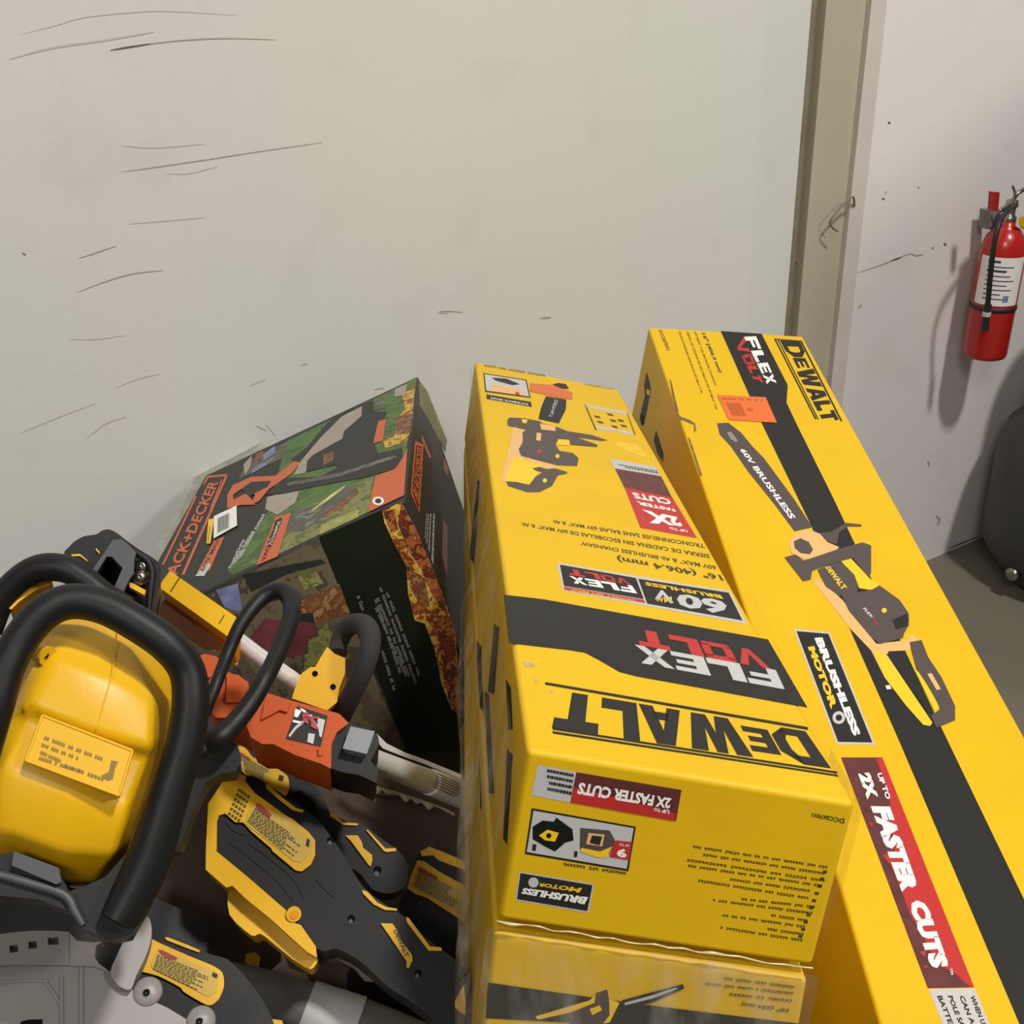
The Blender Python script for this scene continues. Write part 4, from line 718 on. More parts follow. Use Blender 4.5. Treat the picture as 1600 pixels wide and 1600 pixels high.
# ---------------------------------------------------------------- chainsaw in front
cp = tool_plane(140, 1180, .80, .30)
cs = thing('chainsaw', 'yellow chainsaw housing with warning plate inside a thick black wrap handle, front left', 'chainsaw', cp.at(130, 1420, -.06))
rows = [  # housing seen row by row: (x, y, height) left to right
 [(-6, 1062, -.05), (25, 985, -.035), (70, 945, -.03), (135, 950, -.03), (215, 985, -.035), (276, 1045, -.06)],
 [(-10, 1085, -.045), (30, 1030, -.012), (80, 982, -.008), (134, 984, -.008), (198, 1012, -.010), (270, 1070, -.045)],
 [(-14, 1105, -.04), (48, 1052, .0), (84, 1030, .006), (173, 1064, .006), (240, 1094, .0), (269, 1105, -.04)],
 [(-22, 1140, -.04), (36, 1096, .002), (54, 1104, .006), (156, 1144, .006), (238, 1168, .0), (260, 1150, -.04)],
 [(-30, 1180, -.04), (16, 1122, -.006), (48, 1124, -.004), (154, 1164, -.004), (232, 1184, -.010), (252, 1185, -.04)],
 [(-40, 1230, -.04), (0, 1190, -.004), (30, 1200, -.002), (106, 1232, -.002), (200, 1262, -.008), (237, 1220, -.04)],
 [(-45, 1270, -.045), (-5, 1230, -.008), (24, 1220, -.004), (104, 1250, -.004), (196, 1282, -.010), (224, 1262, -.045)],
 [(-50, 1320, -.06), (-10, 1300, -.02), (20, 1302, -.016), (95, 1328, -.016), (180, 1336, -.022), (207, 1310, -.06)],
 [(-50, 1350, -.09), (-10, 1340, -.05), (30, 1345, -.05), (100, 1378, -.05), (150, 1380, -.055), (197, 1345, -.09)],
]
mb = MB(); V = [cp.at(x, y, h) for r in rows for x, y, h in r]; nc = 6
V2 = [p - cp.n * .09 for p in V]
Fs = [(j * nc + i, j * nc + i + 1, (j + 1) * nc + i + 1, (j + 1) * nc + i) for j in range(len(rows) - 1) for i in range(nc - 1)]
mb.add(V, Fs, m_yplast, True)
ring = [i for i in range(nc)] + [j * nc + nc - 1 for j in range(1, len(rows))] + [(len(rows) - 1) * nc + i for i in range(nc - 2, -1, -1)] + [j * nc for j in range(len(rows) - 2, 0, -1)]
RV = [V[i] for i in ring]; RB = [p - cp.n * .05 for p in RV]; k = len(ring)
mb.add(RV + RB, [(i, (i + 1) % k, k + (i + 1) % k, k + i) for i in range(k)], m_yplast, True)
ho = mb.build('housing', cs, weld=True)
for p in ho.data.polygons: p.use_smooth = True
md = ho.modifiers.new('bev', 'BEVEL'); md.width = .006; md.segments = 3; md.limit_method = 'ANGLE'; md.angle_limit = math.radians(14)
mb = MB(); disc(mb, cp, 70, 1023, 6.5, .0052, m_hole); tube(mb, [(*cp.at(62, 1020, .0), .006), (*cp.at(75, 1026, .004), .006)], m_yplast2, 10, 2, smoothpath=False); mb.build('screw_boss', cs)
mb = MB(); prism(mb, cp, [(66, 1118), (207, 1173), (186, 1243), (40, 1188)], -.004, .008, m_yplast); wp = mb.build('warning_plate', cs, .0015, 3)
for p_ in ([(66, 1118), (207, 1173)], [(207, 1173), (186, 1243)], [(186, 1243), (40, 1188)], [(40, 1188), (66, 1118)]):
    mb = MB(); tube(mb, frame_tube(cp, p_, .0078, 2.6), m_yplast, 10, smoothpath=False); mb.build('plate_rim', wp)
mb = MB(); tube(mb, frame_tube(cp, [(182, 990), (178, 1030), (172, 1064), (150, 1140)], [-.0085, -.002, .0063, .006], 1.0), m_yplast2, 6); mb.build('seam', ho)
wp['label'] = 'raised yellow warning plate with black lettering'
mb = MB()
for i, (s_, a) in enumerate((('xx xxxxx xx xx xxx xxx', (68, 1155, 160, 1189)), ('xxx xxx xx xx x', (64, 1166, 122, 1188)), ('xxxxx xxxxxxxxx', (62, 1178, 94, 1192)), ('xxx xx xxxxx', (100, 1199, 162, 1221)), ('xxxxx x xxx xxxx', (60, 1187, 126, 1208)))):
    x0, y0, x1, y1 = a; small(mb, cp, s_, [(x0, y0), (x1, y1), (x1 + 3, y1 - 7), (x0 + 3, y0 - 7)], .0084, mat('worn_print', (120, 98, 20), .5))
flat(mb, cp, [(174, 1188), (184, 1190), (180, 1200), (176, 1218), (168, 1220), (158, 1212), (170, 1206)], .0084, mat('worn_print', (120, 98, 20), .5))
mb.build('warning_lettering', wp)
mb = MB()
tube(mb, frame_tube(cp, [(-30, 1190), (-8, 1110), (8, 1050), (32, 1000), (68, 958), (110, 940), (160, 947), (210, 972), (262, 1008), (292, 1048), (298, 1100), (288, 1165), (268, 1230), (250, 1290), (232, 1345), (208, 1395), (180, 1440)],
     [0, .012, .016, .018, .02, .02, .02, .02, .018, .012, .008, .002, -.004, -.01, -.016, -.02, -.02], [26, 27, 28, 28, 28, 28, 28, 28, 28, 28, 29, 30, 31, 33, 35, 34, 26]), m_bgrip, 24)
mb.build('wrap_handle', cs)
mb = MB()
prism(mb, cp, [(-20, 1338), (20, 1332), (40, 1345), (95, 1368), (108, 1392), (125, 1388), (165, 1370), (200, 1330), (240, 1300), (240, 1400), (205, 1462), (170, 1470), (130, 1450), (112, 1425), (60, 1405), (-20, 1398)], -.08, -.03, m_bplast)
mb.build('base', cs, .008, 4)
mb = MB(); prism(mb, cp, [(22, 1330), (92, 1356), (96, 1378), (88, 1382), (18, 1352)], -.03, -.022, m_dgrey); mb.build('battery_latch', cs, .002)
mb = MB(); tube(mb, frame_tube(cp, [(-20, 1362), (40, 1378), (100, 1398), (118, 1425), (130, 1445)], -.028, [7, 8, 8, 7, 5]), m_dgrey, 12); mb.build('guard_rib', cs)
mb = MB(); tube(mb, tpx(q('T4', 330, 860, 350, 740, 400, 610, 450, 480, 500, 360, 560, 270, 625, 205, 690, 185, 735, 215, 745, 280, 720, 370, 675, 480, 620, 590, 560, 690, 490, 780, 420, 850, 370, 880), [.93, .94, .95, .97, .98, .99, 1.0, 1.0, .99, .97, .95, .93, .91, .90, .89, .88, .88], [11, 10, 10, 10, 11, 12, 13, 14, 15, 14, 14, 14, 14, 15, 16, 18, 18]), m_bgrip, 20)
mb.build('front_handle', cs)
mb = MB(); prism(mb, tool_plane(330, 1180, .90, .2), [(302, 1110), (318, 1098), (332, 1130), (352, 1150), (372, 1165), (378, 1188), (368, 1205), (345, 1208), (322, 1222), (300, 1270), (280, 1330), (262, 1330), (282, 1220)], -.05, .0, m_bplast); mb.build('handle_boss', cs, .006, 3)

# ---------------------------------------------------------------- second saw behind it
c2 = thing('chainsaw', 'black chainsaw with grey guard frame and silver bolts, behind the yellow-housed one', 'chainsaw', P(150, 980, 1.05))
mb = MB(); tube(mb, tpx([(-18, 985), (-2, 945), (22, 912), (58, 889), (98, 888), (132, 905), (165, 930), (200, 950)], 1.0, [21, 21, 21, 22, 22, 20, 19, 18]), m_bgrip, 20); mb.build('rear_handle', c2)
a2 = tool_plane(60, 930, 1.02, .3); mb = MB(); prism(mb, a2, [(12, 950), (28, 922), (55, 905), (82, 905), (80, 914), (58, 920), (30, 940), (18, 952)], -.03, .012, m_yplast); mb.build('yellow_trim', c2, .002)
a2 = tool_plane(180, 890, 1.04, .25)
mb = MB(); prism(mb, a2, sm(q('T1', 400, 275, 430, 220, 470, 180, 530, 150, 600, 140, 640, 115, 680, 108, 730, 130, 800, 185, 880, 240, 960, 290, 1000, 330, 1000, 430, 975, 560, 970, 700, 900, 720, 700, 650, 520, 480)), -.10, -.01, m_bplast); mb.build('motor_housing', c2, .010, 4)
mb = MB()
for a in (q('T1', 548, 402, 640, 270, 668, 276, 572, 430), q('T1', 640, 270, 705, 175, 762, 168, 850, 250, 840, 300, 766, 350, 700, 280, 668, 276), q('T1', 766, 350, 840, 300, 835, 380, 795, 440, 745, 570, 680, 550)): prism(mb, a2, a, -.01, .012, m_dgrey)
mb.build('guard_frame', c2, .002, 2)
mb = MB(); flat(mb, a2, q('T1', 668, 274, 770, 355, 692, 545, 555, 430), -.0075, m_hole); mb.build('guard_opening', c2)
mb = MB(); 
for x, y, r in ((893, 345, 17), (880, 412, 15)):
    w = a2.at(*q('T1', x, y)[0], -.004); lathe(mb, w, a2.n, [(.001, 0), (.006, 0), (.0065, .003), (.005, .007), (.001, .008)], m_steel, 12)
prism(mb, a2, q('T1', 860, 330, 870, 318, 915, 345, 915, 365, 890, 370), -.004, .001, m_steel)
mb.build('bolts', c2)
mb = MB(); prism(mb, a2, q('T1', 808, 442, 830, 444, 912, 490, 904, 520, 810, 470), -.012, .002, m_yplast); mb.build('yellow_trim', c2, .001)
mb = MB(); tube(mb, frame_tube(a2, q('T1', 860, 260, 920, 300, 950, 370, 945, 460, 935, 560, 925, 690), .004, [6, 6, 6, 6, 5, 4]), m_bplast, 12); mb.build('brake_bar', c2)
for aa in (q('T1', 445, 265, 500, 262, 545, 300, 550, 312, 500, 275, 450, 276), q('T1', 600, 225, 625, 250, 620, 262, 598, 235)):
    mb = MB(); prism(mb, a2, aa, -.012, -.0085, m_yplast2); mb.build('yellow_mark', c2)

# ---------------------------------------------------------------- pole trimmer with yellow battery head, chrome shaft, foam bow handle
tr = thing('string_trimmer', 'yellow-headed trimmer with chrome shaft and black foam bow handle', 'trimmer', P(360, 1010, 1.2))
hp = tool_plane(310, 960, 1.16, .9, -.1)
mb = MB(); prism(mb, hp, q('T1', 1062, 368, 1478, 658, 1430, 782, 990, 468), -.055, 0, m_yplast, mat('amber_plastic', (206, 134, 16), .6, spec=.2)); mb.build('battery_housing', tr, .004, 3)
fpn = hp.at(*q('T1', 990, 470)[0], 0); fpm = hp.at(*q('T1', 1430, 782)[0], 0); fpl = PL(fpn, np.cross(fpm - fpn, hp.n)); fpl.n *= 1 if fpl.n @ (CP - fpn) > 0 else -1
mb = MB(); prism(mb, fpl, q('T1', 1010, 560, 1400, 830, 1330, 862, 1290, 862, 1180, 800, 985, 690, 985, 640), .0, .003, mat('amber_window', (158, 84, 16), .55, spec=.2)); mb.build('battery_window', tr, .001)
for s_ in ((1120, 405, 1128, 408, 1070, 500, 1062, 496), (1400, 640, 1406, 644, 1372, 700, 1366, 696)): mb = MB(); flat(mb, hp, q('T1', *s_), .0004, m_ink2); mb.build('seam_line', tr)
mb = MB(); tube(mb, tpx([(345, 980), (400, 1022), (480, 1078)], [1.2, 1.22, 1.25], 13), m_chrome, 28, smoothpath=False); mb.build('shaft', tr)
bp_ = tool_plane(500, 1060, 1.21, .35)
mb = MB(); prism(mb, bp_, q('T4', 905, 438, 940, 470, 988, 490, 986, 560, 962, 622, 950, 690, 905, 727, 745, 672, 758, 630, 790, 558, 830, 530, 850, 530), -.045, .0, m_yplast); mb.build('handle_bracket', tr, .005, 4)
for x, y in ((850, 560), (932, 620)): mb = MB(); disc(mb, bp_, *q('T4', x, y)[0], 4.6, .0006, m_hole); mb.build('screw_hole', tr)
mb = MB(); tube(mb, tpx(q('T4', 955, 470, 960, 420, 985, 365, 1025, 335, 1075, 338, 1100, 380, 1098, 450, 1070, 540, 1030, 630, 985, 720, 950, 800), [1.24, 1.25, 1.25, 1.24, 1.22, 1.2, 1.19, 1.19, 1.2, 1.22, 1.25], [14, 14.5, 15, 16, 16, 16.5, 16.5, 16.5, 16, 16, 15]), mat('foam', (44, 43, 44), .85, bump=.3, bscale=900), 24); mb.build('bow_handle', tr)

# ---------------------------------------------------------------- orange trimmer head with grey pole
ot = thing('string_trimmer', 'orange string trimmer motor housing with black sticker, grey collar and grey pole', 'trimmer', P(470, 1180, 1.25))
op = tool_plane(450, 1110, 1.09, .55)
mb = MB(); prism(mb, op, q('T4', 322, 480, 350, 470, 395, 480, 425, 498, 432, 540, 470, 560, 545, 600, 552, 640, 640, 650, 740, 682, 830, 706, 960, 742, 1003, 785, 950, 825, 925, 880, 922, 992, 880, 970, 760, 930, 660, 880, 610, 880, 560, 850, 540, 800, 470, 760, 400, 760, 340, 700, 325, 600), -.07, 0, m_oplast)
mb.build('motor_housing', ot, .010, 4)
mb = MB()
for a in (q('T4', 450, 560, 500, 565, 548, 600, 520, 690, 445, 690), q('T4', 330, 560, 380, 555, 378, 575, 332, 585)): prism(mb, op, a, -.002, .004, m_oplast)
mb.build('vent_ribs', ot, .0015)
mb = MB(); prism(mb, op, q('T4', 640, 652, 740, 684, 724, 735, 690, 725, 605, 770, 620, 700), -.002, .003, m_oplast); mb.build('upper_panel', ot, .0012)
mb = MB(); tube(mb, frame_tube(op, q('T4', 870, 905, 873, 935), .0, 4.2), m_oplast, 12, smoothpath=False); mb.build('screw_boss', ot)
mb = MB(); e = .0007
flat(mb, op, q('T4', 770, 706, 908, 752, 876, 892, 718, 855), e, m_ink); sk = [q('T4', 730, 840, 760, 800, 830, 745, 840, 750, 765, 812, 735, 850), q('T4', 780, 715, 800, 722, 870, 800, 860, 812), q('T4', 820, 830, 850, 835, 842, 880, 815, 870), q('T4', 750, 770, 800, 780, 790, 790, 748, 780), q('T4', 860, 760, 896, 770, 880, 850, 870, 845), q('T4', 760, 720, 790, 728, 770, 760, 755, 755)]
for i, a in enumerate(sk): flat(mb, op, a, 2 * e, m_silver if i % 2 == 0 else m_white)
for i, a in enumerate((q('T4', 790, 745, 815, 740, 820, 790, 800, 780), q('T4', 835, 780, 865, 800, 860, 815, 830, 800), q('T4', 800, 735, 810, 735, 860, 790, 850, 795), q('T4', 800, 755, 870, 755, 868, 764, 798, 765))): flat(mb, op, a, 3 * e, m_red)
so = mb.build('warning_sticker', ot); so['label'] = 'black sticker with red and white graphics'
cA = np.array(P(530, 1165, 1.20)); cBv = np.array(P(735, 1247, 1.48)); cx = (cBv - cA) / np.linalg.norm(cBv - cA)
mb = MB(); prism(mb, op, q('T4', 948, 822, 1003, 782, 1060, 805, 1135, 838, 1142, 875, 1105, 955, 1138, 1000, 1130, 1058, 1050, 1020, 985, 1010, 922, 990, 925, 880), -.065, -.006, m_bplast); mb.build('collar', ot, .006, 3)
mb = MB(); prism(mb, op, q('T4', 1012, 800, 1122, 822, 1085, 925, 975, 900), -.01, .006, mat('mid_grey_plastic', (120, 122, 124), .4)); mb.build('clamp_block', ot, .004, 3)
mb = MB(); tube(mb, [(*P(566, 1180, 1.27), .0095), (*P(640, 1210, 1.36), .0116), (*P(738, 1247, 1.50), .0146)], m_tube, 32, smoothpath=False); mb.build('pole', ot)
pl5 = PL(P(700, 1232, 1.39), -ray(700, 1232)); mb = MB()
tube(mb, [(*P(672, 1222, 1.397), .0131), (*P(740, 1248, 1.497), .0153)], m_white, 28, smoothpath=False); lb = mb.build('paper_label', ot); lb['label'] = 'white paper label wrapped round the pole'
lp = PL(P(700, 1235, 1.40), np.cross(np.cross(cx, -ray(700, 1235)), cx)); lp.n *= 1 if lp.n @ (CP - lp.p) > 0 else -1
mb = MB(); hbars(mb, lp, [(676, 1232), (722, 1254), (726, 1228), (684, 1208)], 6, .0, m_dgrey, .4, seed=11)
for v in range(0): pass
mb.build('label_print', lb)
# clear strip beside the pole
ps = tool_plane(620, 1170, 1.43, .4); mb = MB(); prism(mb, ps, q('T3', 985, -20, 1030, -10, 1080, 40, 1180, 90, 1290, 130, 1500, 215, 1500, 240, 1280, 150, 1170, 112, 1060, 68), -.003, 0, mat('clear_plastic', (206, 202, 192), .2)); tag(mb.build('plastic_strip', None, .001, 2), 'whitish clear plastic strip running along the upper side of the grey pole', 'plastic')

# ---------------------------------------------------------------- yellow and black blowers
m_lp = m_lab_y
def accents(mb, pl, c, shapes, h0, h1, m):
    for a in shapes: prism(mb, pl, q(c, *a), h0, h1, m)
def label_rows(mb, pl, quad, rows, h, seed): hbars(mb, pl, quad, rows, h, m_ink2, .5, seed=seed)
# A
pa = tool_plane(520, 1400, 1.10, .30); pa_b = P(500, 1560, 1.2)
bA_ = thing('power_tool', 'largest yellow and black power tool with yellow rim and lower skirt', 'power tool', pa_b, 'yellow and black power tools in the pile')
mb = MB(); prism(mb, pa, sm(q('T3', 290, 232, 340, 222, 420, 268, 520, 335, 620, 405, 700, 465, 765, 550, 830, 640, 890, 745, 945, 830, 1010, 890, 1110, 960, 1190, 1010, 1300, 1120, 1400, 1195, 1480, 1260, 1530, 1330, 1540, 1640, 1350, 1640, 1320, 1560, 1210, 1470, 1100, 1400, 980, 1290, 900, 1228, 800, 1180, 740, 1195, 680, 1170, 560, 1040, 480, 960, 280, 790, 130, 690, 120, 440, 200, 330)), -.055, 0, m_bplast)
mb.build('body', bA_, .013, 5)
mb = MB()
prism(mb, pa, q('T3', 205, 203, 235, 198, 300, 222, 296, 250, 350, 318, 520, 440, 560, 462, 650, 535, 684, 580, 684, 660, 660, 715, 610, 752, 575, 745, 448, 640, 438, 622, 330, 530, 285, 480, 240, 478, 185, 430, 150, 440, 138, 470, 136, 640, 300, 775, 520, 965, 545, 1010, 575, 1040, 605, 1050, 688, 1170, 694, 1230, 640, 1200, 430, 1010, 300, 905, 225, 832, 190, 842, 76, 742, 78, 600, 90, 375), -.030, .003, m_yplast)
mb.build('yellow_frame', bA_, .003, 3)
pas = PL(pa.at(350, 1420, 0), pa.n * .45 + np.array([0, -.5, .15]) + np.array([-.25, 0, 0]))
mb = MB(); prism(mb, pa, sm(q('T3', 208, 838, 300, 905, 430, 1010, 640, 1200, 694, 1228, 692, 1262, 655, 1296, 560, 1240, 450, 1150, 380, 1098, 330, 1108, 208, 992)), -.05, -.014, m_yplast2); mb.build('lower_skirt', bA_, .006, 3)
mb = MB(); tube(mb, frame_tube(pa, q('T3', 566, 985, 566, 990), [-.005, .006], [11.5, 11.5]), m_yplast, 20, smoothpath=False); disc(mb, pa, *q('T3', 565, 990)[0], 7.5, .0065, mat('amber_plastic', (208, 130, 24))); mb.build('screw_boss', bA_)
mb = MB(); flat(mb, pa, q('T3', 345, 375, 540, 465, 670, 580, 665, 640, 605, 705, 560, 690, 300, 490, 308, 430), .0036, m_lp)
label_rows(mb, pa, q('T3', 555, 690, 305, 480, 345, 400, 610, 560)[1:2] + q('T3', 560, 690, 620, 590, 350, 400), 9, .0042, 21)
flat(mb, pa, q('T3', 355, 373, 375, 375, 442, 438, 432, 455, 362, 400), .0046, m_warn); flat(mb, pa, q('T3', 640, 570, 655, 575, 650, 615, 632, 605), .0046, m_ink)
for r in range(6):
    for k in range(4): x = 262 + k * 17 - r * 11; y = 290 + k * 12 + r * 26; flat(mb, pa, q('T3', x, y, x + 12, y + 9, x + 6, y + 20, x - 6, y + 11), .0042, m_ink2)
mb.build('warning_label', bA_)
for s_ in ((945, 855, 975, 865, 1030, 925, 1080, 950, 1140, 960, 1138, 970, 1070, 965, 1010, 935, 950, 875), (1048, 1040, 1115, 1042, 1140, 1080, 1142, 1110, 1222, 1215, 1225, 1245, 1205, 1290, 1192, 1285, 1192, 1250, 1090, 1100), (1190, 1005, 1205, 1012, 1322, 1168, 1385, 1175, 1388, 1192, 1315, 1192, 1195, 1035), (410, 268, 425, 270, 500, 340, 575, 398, 620, 412, 615, 424, 560, 412, 480, 350, 412, 290)):
    mb = MB(); prism(mb, pa, q('T3', *s_), -.004, .0022, m_yplast); mb.build('yellow_accent', bA_, .0006, 2)
mb = MB(); text(mb, pa, 'DEWALT', q('T3', 1118, 1082, 1186, 1232, 1208, 1220, 1140, 1072), .0026, m_ink2, .03); mb.build('logo_lettering', bA_)
for x, y in ((885, 1015), (1255, 1318), (770, 580)): mb = MB(); disc(mb, pa, *q('T3', x, y)[0], 6, .0004, m_hole); disc(mb, pa, *q('T3', x - 4, y + 14)[0], 3.4, .0006, m_dgrey); mb.build('screw_hole', bA_)
mb = MB()
for pp in (q('T3', 200, 590, 330, 690, 470, 810, 560, 920), q('T3', 300, 590, 450, 700, 560, 800, 620, 900), q('T3', 690, 800, 740, 860, 790, 900), q('T3', 180, 480, 230, 530, 300, 560)): tube(mb, frame_tube(pa, pp, -.0005, 1.3), m_hole, 6, 5)
mb.build('panel_grooves', bA_)
mb = MB(); prism(mb, pa, q('T3', 1500, 1400, 1512, 1385, 1520, 1480, 1518, 1550, 1462, 1510, 1462, 1470), -.01, .004, m_yplast); mb.build('yellow_trigger', bA_, .002)
# B
pb = tool_plane(480, 1260, 1.22, .30)
bB_ = thing('power_tool', 'yellow and black power tool half hidden behind the largest one, under the orange trimmer', 'power tool', P(470, 1400, 1.32), 'yellow and black power tools in the pile')
mb = MB(); prism(mb, pb, sm(q('T3', 150, 60, 230, 20, 310, 20, 400, 70, 480, 110, 570, 165, 640, 235, 700, 300, 745, 365, 765, 425, 850, 470, 920, 480, 975, 510, 1080, 590, 1150, 640, 1200, 720, 1190, 830, 1100, 875, 1000, 850, 900, 740, 600, 700, 300, 500, 180, 250)), -.05, 0, m_bplast); mb.build('body', bB_, .012, 4)
mb = MB(); prism(mb, pb, sm(q('T3', 218, 92, 260, 55, 300, 70, 340, 118, 420, 150, 500, 198, 535, 230, 538, 300, 515, 335, 470, 320, 420, 275, 380, 258, 330, 225, 290, 210, 262, 165)), -.01, .003, m_yplast); mb.build('yellow_panel', bB_, .002, 3)
mb = MB(); flat(mb, pb, q('T3', 262, 95, 330, 130, 440, 190, 430, 262, 390, 250, 300, 200, 275, 170), .0036, m_lp); flat(mb, pb, q('T3', 258, 92, 275, 92, 328, 128, 320, 140, 268, 108), .0042, m_warn); label_rows(mb, pb, q('T3', 300, 200, 430, 265, 445, 200, 275, 110), 7, .0041, 5); flat(mb, pb, q('T3', 485, 215, 510, 222, 505, 250, 480, 240), .0042, m_ink); mb.build('warning_label', bB_)
for s_ in ((300, 12, 315, 14, 420, 90, 475, 92, 478, 104, 440, 106, 390, 88, 302, 28), (765, 428, 790, 432, 840, 480, 922, 486, 920, 497, 840, 494, 770, 445), (852, 552, 920, 552, 945, 590, 950, 620, 1000, 660, 1002, 690, 992, 725, 980, 715, 880, 580), (965, 520, 978, 522, 1075, 625, 1132, 622, 1136, 638, 1085, 645, 1068, 640), (600, 190, 645, 165, 620, 210)):
    mb = MB(); prism(mb, pb, q('T3', *s_), -.004, .0022, m_yplast); mb.build('yellow_accent', bB_, .0006, 2)
mb = MB(); disc(mb, pb, *q('T3', 1030, 745)[0], 6.5, .0004, m_hole); disc(mb, pb, *q('T3', 1025, 765)[0], 4, .0006, m_dgrey); mb.build('screw_hole', bB_); mb = MB(); disc(mb, pb, *q('T3', 770, 585)[0], 7, .0004, m_hole); mb.build('screw_hole', bB_); mb = MB(); flat(mb, pb, q('T3', 560, 320, 600, 300, 680, 370, 700, 430, 680, 440, 600, 380), .0004, m_hole); mb.build('grip_recess', bB_)
# C
pc = tool_plane(690, 1390, 1.36, .25)
bC_ = thing('power_tool', 'yellow and black power tool cut off by the wrapped carton stack at its right', 'power tool', P(690, 1480, 1.42), 'yellow and black power tools in the pile')
mb = MB(); prism(mb, pc, sm(q('T3', 1262, 640, 1320, 612, 1400, 645, 1530, 715, 1540, 1270, 1420, 1195, 1300, 1130, 1190, 1020, 1150, 960, 1160, 900, 1200, 840, 1240, 700)), -.05, 0, m_bplast); mb.build('body', bC_, .010, 4)
mb = MB(); prism(mb, pc, q('T3', 1252, 690, 1290, 696, 1340, 730, 1372, 752, 1440, 790, 1535, 840, 1535, 1050, 1440, 985, 1300, 895, 1245, 880, 1196, 846, 1215, 780), -.01, .003, m_yplast); prism(mb, pc, q('T3', 1268, 640, 1320, 615, 1385, 640, 1540, 705, 1540, 752, 1500, 738, 1370, 690, 1340, 662, 1278, 668), -.01, .003, m_yplast); mb.build('yellow_frame', bC_, .002, 3)
mb = MB(); flat(mb, pc, q('T3', 1250, 730, 1360, 800, 1500, 860, 1495, 985, 1400, 930, 1225, 830), .0036, m_lp); flat(mb, pc, q('T3', 1250, 730, 1275, 732, 1368, 785, 1360, 802, 1258, 748), .0042, m_warn); label_rows(mb, pc, q('T3', 1230, 835, 1480, 975, 1495, 870, 1262, 750), 8, .0041, 8); mb.build('warning_label', bC_)
# D
pd = tool_plane(300, 1520, 1.03, .35)
bD_ = thing('power_tool', 'yellow and black power tool with yellow warning label beside the grey plastic cover', 'power tool', P(320, 1600, 1.12), 'yellow and black power tools in the pile')
mb = MB(); prism(mb, pd, sm(q('T2', 860, 1070, 950, 1045, 1060, 1050, 1200, 1100, 1300, 1160, 1420, 1195, 1520, 1290, 1600, 1390, 1700, 1560, 1700, 1700, 1350, 1700, 1180, 1580, 1000, 1490, 830, 1390, 800, 1280)), -.06, 0, m_bplast); mb.build('body', bD_, .012, 4)
mb = MB(); prism(mb, pd, sm(q('T2', 945, 1075, 1000, 1095, 1190, 1178, 1330, 1235, 1390, 1280, 1400, 1360, 1370, 1440, 1320, 1482, 1270, 1470, 1150, 1400, 1125, 1370, 990, 1300, 865, 1262, 900, 1200)), -.01, .003, m_yplast); mb.build('yellow_panel', bD_, .002, 3)
mb = MB(); flat(mb, pd, q('T2', 985, 1135, 1100, 1180, 1340, 1265, 1370, 1300, 1350, 1400, 1300, 1430, 1150, 1350, 960, 1260, 940, 1230), .0036, m_lp); flat(mb, pd, q('T2', 990, 1135, 1015, 1138, 1110, 1185, 1100, 1202, 1040, 1185, 998, 1155), .0042, m_warn); flat(mb, pd, q('T2', 1330, 1275, 1362, 1290, 1355, 1315, 1325, 1300), .0042, m_ink); label_rows(mb, pd, q('T2', 955, 1262, 1290, 1425, 1325, 1300, 985, 1165), 9, .0041, 3); mb.build('warning_label', bD_)
for s_ in ((1030, 1058, 1050, 1058, 1180, 1108, 1250, 1140, 1245, 1152, 1180, 1130, 1040, 1075),):
    mb = MB(); prism(mb, pd, q('T2', *s_), -.01, .002, m_yplast); mb.build('yellow_accent', bD_, .0006, 2)
# yellow bits deep in the pile
for i, (a, d_) in enumerate(((q('T3', 300, 1210, 350, 1200, 380, 1230, 370, 1280, 330, 1285, 295, 1255), 1.22), (q('T3', 430, 1570, 500, 1580, 520, 1640, 440, 1640), 1.05))):
    t_ = tool_plane(*a[0], d_, .3); mb = MB(); prism(mb, t_, a, -.02, 0, m_yplast2); tag(mb.build('plastic_fitting', None, .003, 2), ('small yellow plastic fitting in the dark below the largest power tool', 'small yellow plastic piece at the bottom beside the grey tube')[i], 'fitting')
t_ = tool_plane(120, 1450, 1.13, .35); mb = MB(); prism(mb, t_, [(-120, 1370), (120, 1360), (235, 1400), (330, 1440), (345, 1520), (240, 1600), (60, 1640), (-120, 1600)], -.05, 0, m_bplast); tag(mb.build('dark_filler', None, .006, 2), 'added black slab darkening the gap between the yellow chainsaw and the grey cover', 'filler')  # added only to blacken the gap under the saw
# crumpled clear bag scrap
bgp = tool_plane(550, 1500, 1.16, .3); mb = MB(); prism(mb, bgp, q('T3', 760, 1200, 850, 1180, 920, 1230, 1010, 1320, 1060, 1370, 960, 1360, 900, 1290, 800, 1240), -.004, 0, mat('bag_plastic', (112, 104, 96), .25)); tag(mb.build('plastic_bag', None, .001), 'crumpled clear plastic scrap under the largest power tool', 'plastic')
mb = MB(); t_ = tool_plane(590, 1545, 1.25, .3); prism(mb, t_, q('T3', 880, 1290, 960, 1330, 1300, 1500, 1340, 1640, 1340, 1700, 860, 1500, 860, 1380), -.03, 0, m_hole); tag(mb.build('dark_filler', None, .003), 'black slab standing for shade between the grey tube and the largest power tool', 'filler')  # hole-black slab: the shade of the gap is put into its colour
mb = MB(); prism(mb, tool_plane(520, 1520, 1.22, .3), q('T3', 740, 1240, 860, 1290, 860, 1460, 720, 1400, 640, 1330, 690, 1290), -.02, 0, m_brown); tag(mb.build('cardboard_piece', None, .002), 'dark brown cardboard piece right under the yellow skirt of the largest power tool', 'cardboard')

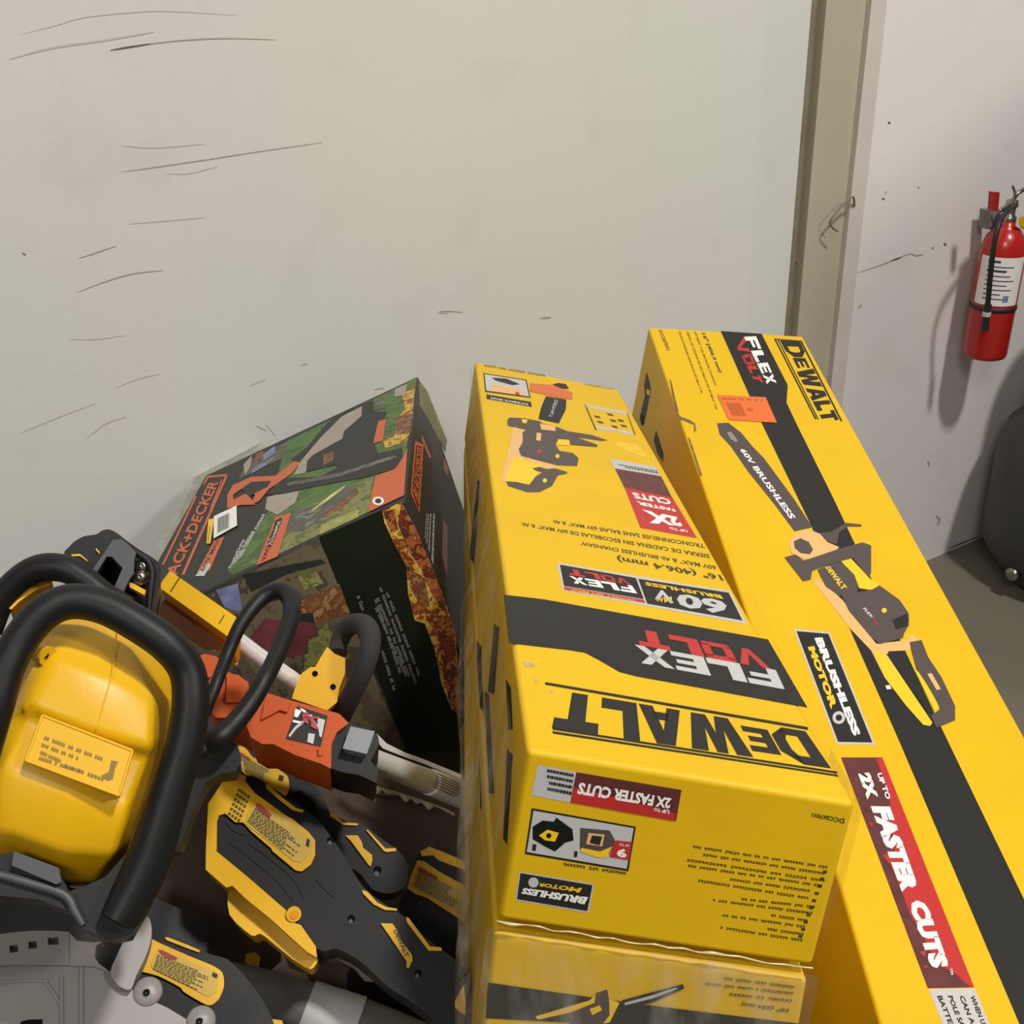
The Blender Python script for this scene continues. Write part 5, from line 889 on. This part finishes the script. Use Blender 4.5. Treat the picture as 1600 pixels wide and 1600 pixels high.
# ---------------------------------------------------------------- grey tube at the bottom
gt = thing('plastic_tube', 'grey tapering plastic tube lying at the bottom of the pile', 'tube', P(480, 1620, 1.1))
mb = MB(); tube(mb, tpx([(345, 1520), (400, 1543), (470, 1572), (560, 1606), (680, 1660)], [1.18, 1.17, 1.16, 1.16, 1.17], [20, 30, 38, 44, 48]), m_tube2, 32); mb.build('tube_body', gt)
mb = MB(); tube(mb, tpx([(478, 1574), (520, 1590), (556, 1604)], [1.1595, 1.1595, 1.1595], [41.5, 43.5, 46]), m_silver, 32, smoothpath=False); mb.build('reflective_band', gt)

# ---------------------------------------------------------------- grey plastic cover bottom left
gp = tool_plane(110, 1520, .92, .45)
gc = thing('plastic_cover', 'grey moulded plastic cover with square slots and screw lugs, bottom left corner', 'cover', P(110, 1640, 1.0))
mb = MB()
prism(mb, gp, q('T2', -80, 1255, 200, 1225, 460, 1210, 590, 1235, 690, 1275, 770, 1300, 830, 1385, 900, 1430, 1050, 1500, 1180, 1580, 1260, 1720, -80, 1720), -.03, 0, m_gplast)
mb.build('cover_body', gc, .004, 3)
mb = MB()
X = [-40, 60, 112, 178, 230, 300, 366, 430]
def yt(x): return 1050 - 34 * math.sin(max(0, min(1, (x + 80) / 700)) * math.pi)
def yb(x): return 1232
for i in range(len(X) - 1):
    x0, x1 = X[i], X[i + 1]
    if i % 2 == 1:
        ym = 1105 - (x0 - 60) * .2; prism(mb, gp, q('T2', x0, yt(x0), x1, yt(x1), x1, ym, x0, ym + 4), -.01, .004, m_gplast); prism(mb, gp, q('T2', x0, ym + 50, x1, ym + 46, x1, yb(x1), x0, yb(x0)), -.01, .004, m_gplast)
    else: prism(mb, gp, q('T2', x0, yt(x0), x1, yt(x1), x1, yb(x1), x0, yb(x0)), -.01, .004, m_gplast)
prism(mb, gp, q('T2', 430, yt(430), 480, 1080, 590, 1090, 640, 1085, 600, 1110, 590, 1180, 620, 1225, 690, 1275, 590, 1240, 430, 1236), -.01, .003, m_gplast)
mb.build('slotted_rim', gc)
mb = MB()
for pp, r in ((q('T2', 385, 1300, 385, 1450, 388, 1720), 3.5), (q('T2', 510, 1210, 508, 1400, 506, 1720), 4), (q('T2', 280, 1330, 330, 1400, 380, 1480), 3), (q('T2', -60, 1236, 200, 1215, 420, 1210, 500, 1200), 4), (q('T2', -60, 1345, 150, 1330, 300, 1330), 2.5)): tube(mb, frame_tube(gp, pp, .0, r), m_gplast, 10, 6)
mb.build('rib', gc)
mb = MB(); prism(mb, gp, sm(q('T2', 760, 1040, 800, 980, 830, 925, 880, 912, 930, 935, 948, 1000, 940, 1090, 900, 1200, 850, 1300, 815, 1385, 740, 1360, 690, 1275, 740, 1150, 780, 1060)), -.012, .008, m_gplast); mb.build('hook_lug', gc, .0075, 5)
for (x, y) in ((915, 1405), (1245, 1585)):
    mb = MB(); lathe(mb, gp.at(*q('T2', x + 10, y + 12)[0], -.010), gp.n, [(.001, 0), (.0095, 0), (.0095, .010), (.0085, .0125), (.001, .0125)], m_gplast, 24); lathe(mb, gp.at(*q('T2', x, y)[0], .004), gp.n, [(.001, 0), (.0022, 0), (.0022, .0012), (.001, .0012)], m_hole, 12); mb.build('screw_lug', gc)
mb = MB(); flat(mb, gp, q('T2', 130, 1585, 180, 1572, 265, 1570, 265, 1640, 120, 1640), .0005, m_hole); mb.build('slot', gc)

for o in bpy.data.objects:
    if '_b' in o: del o['_b']
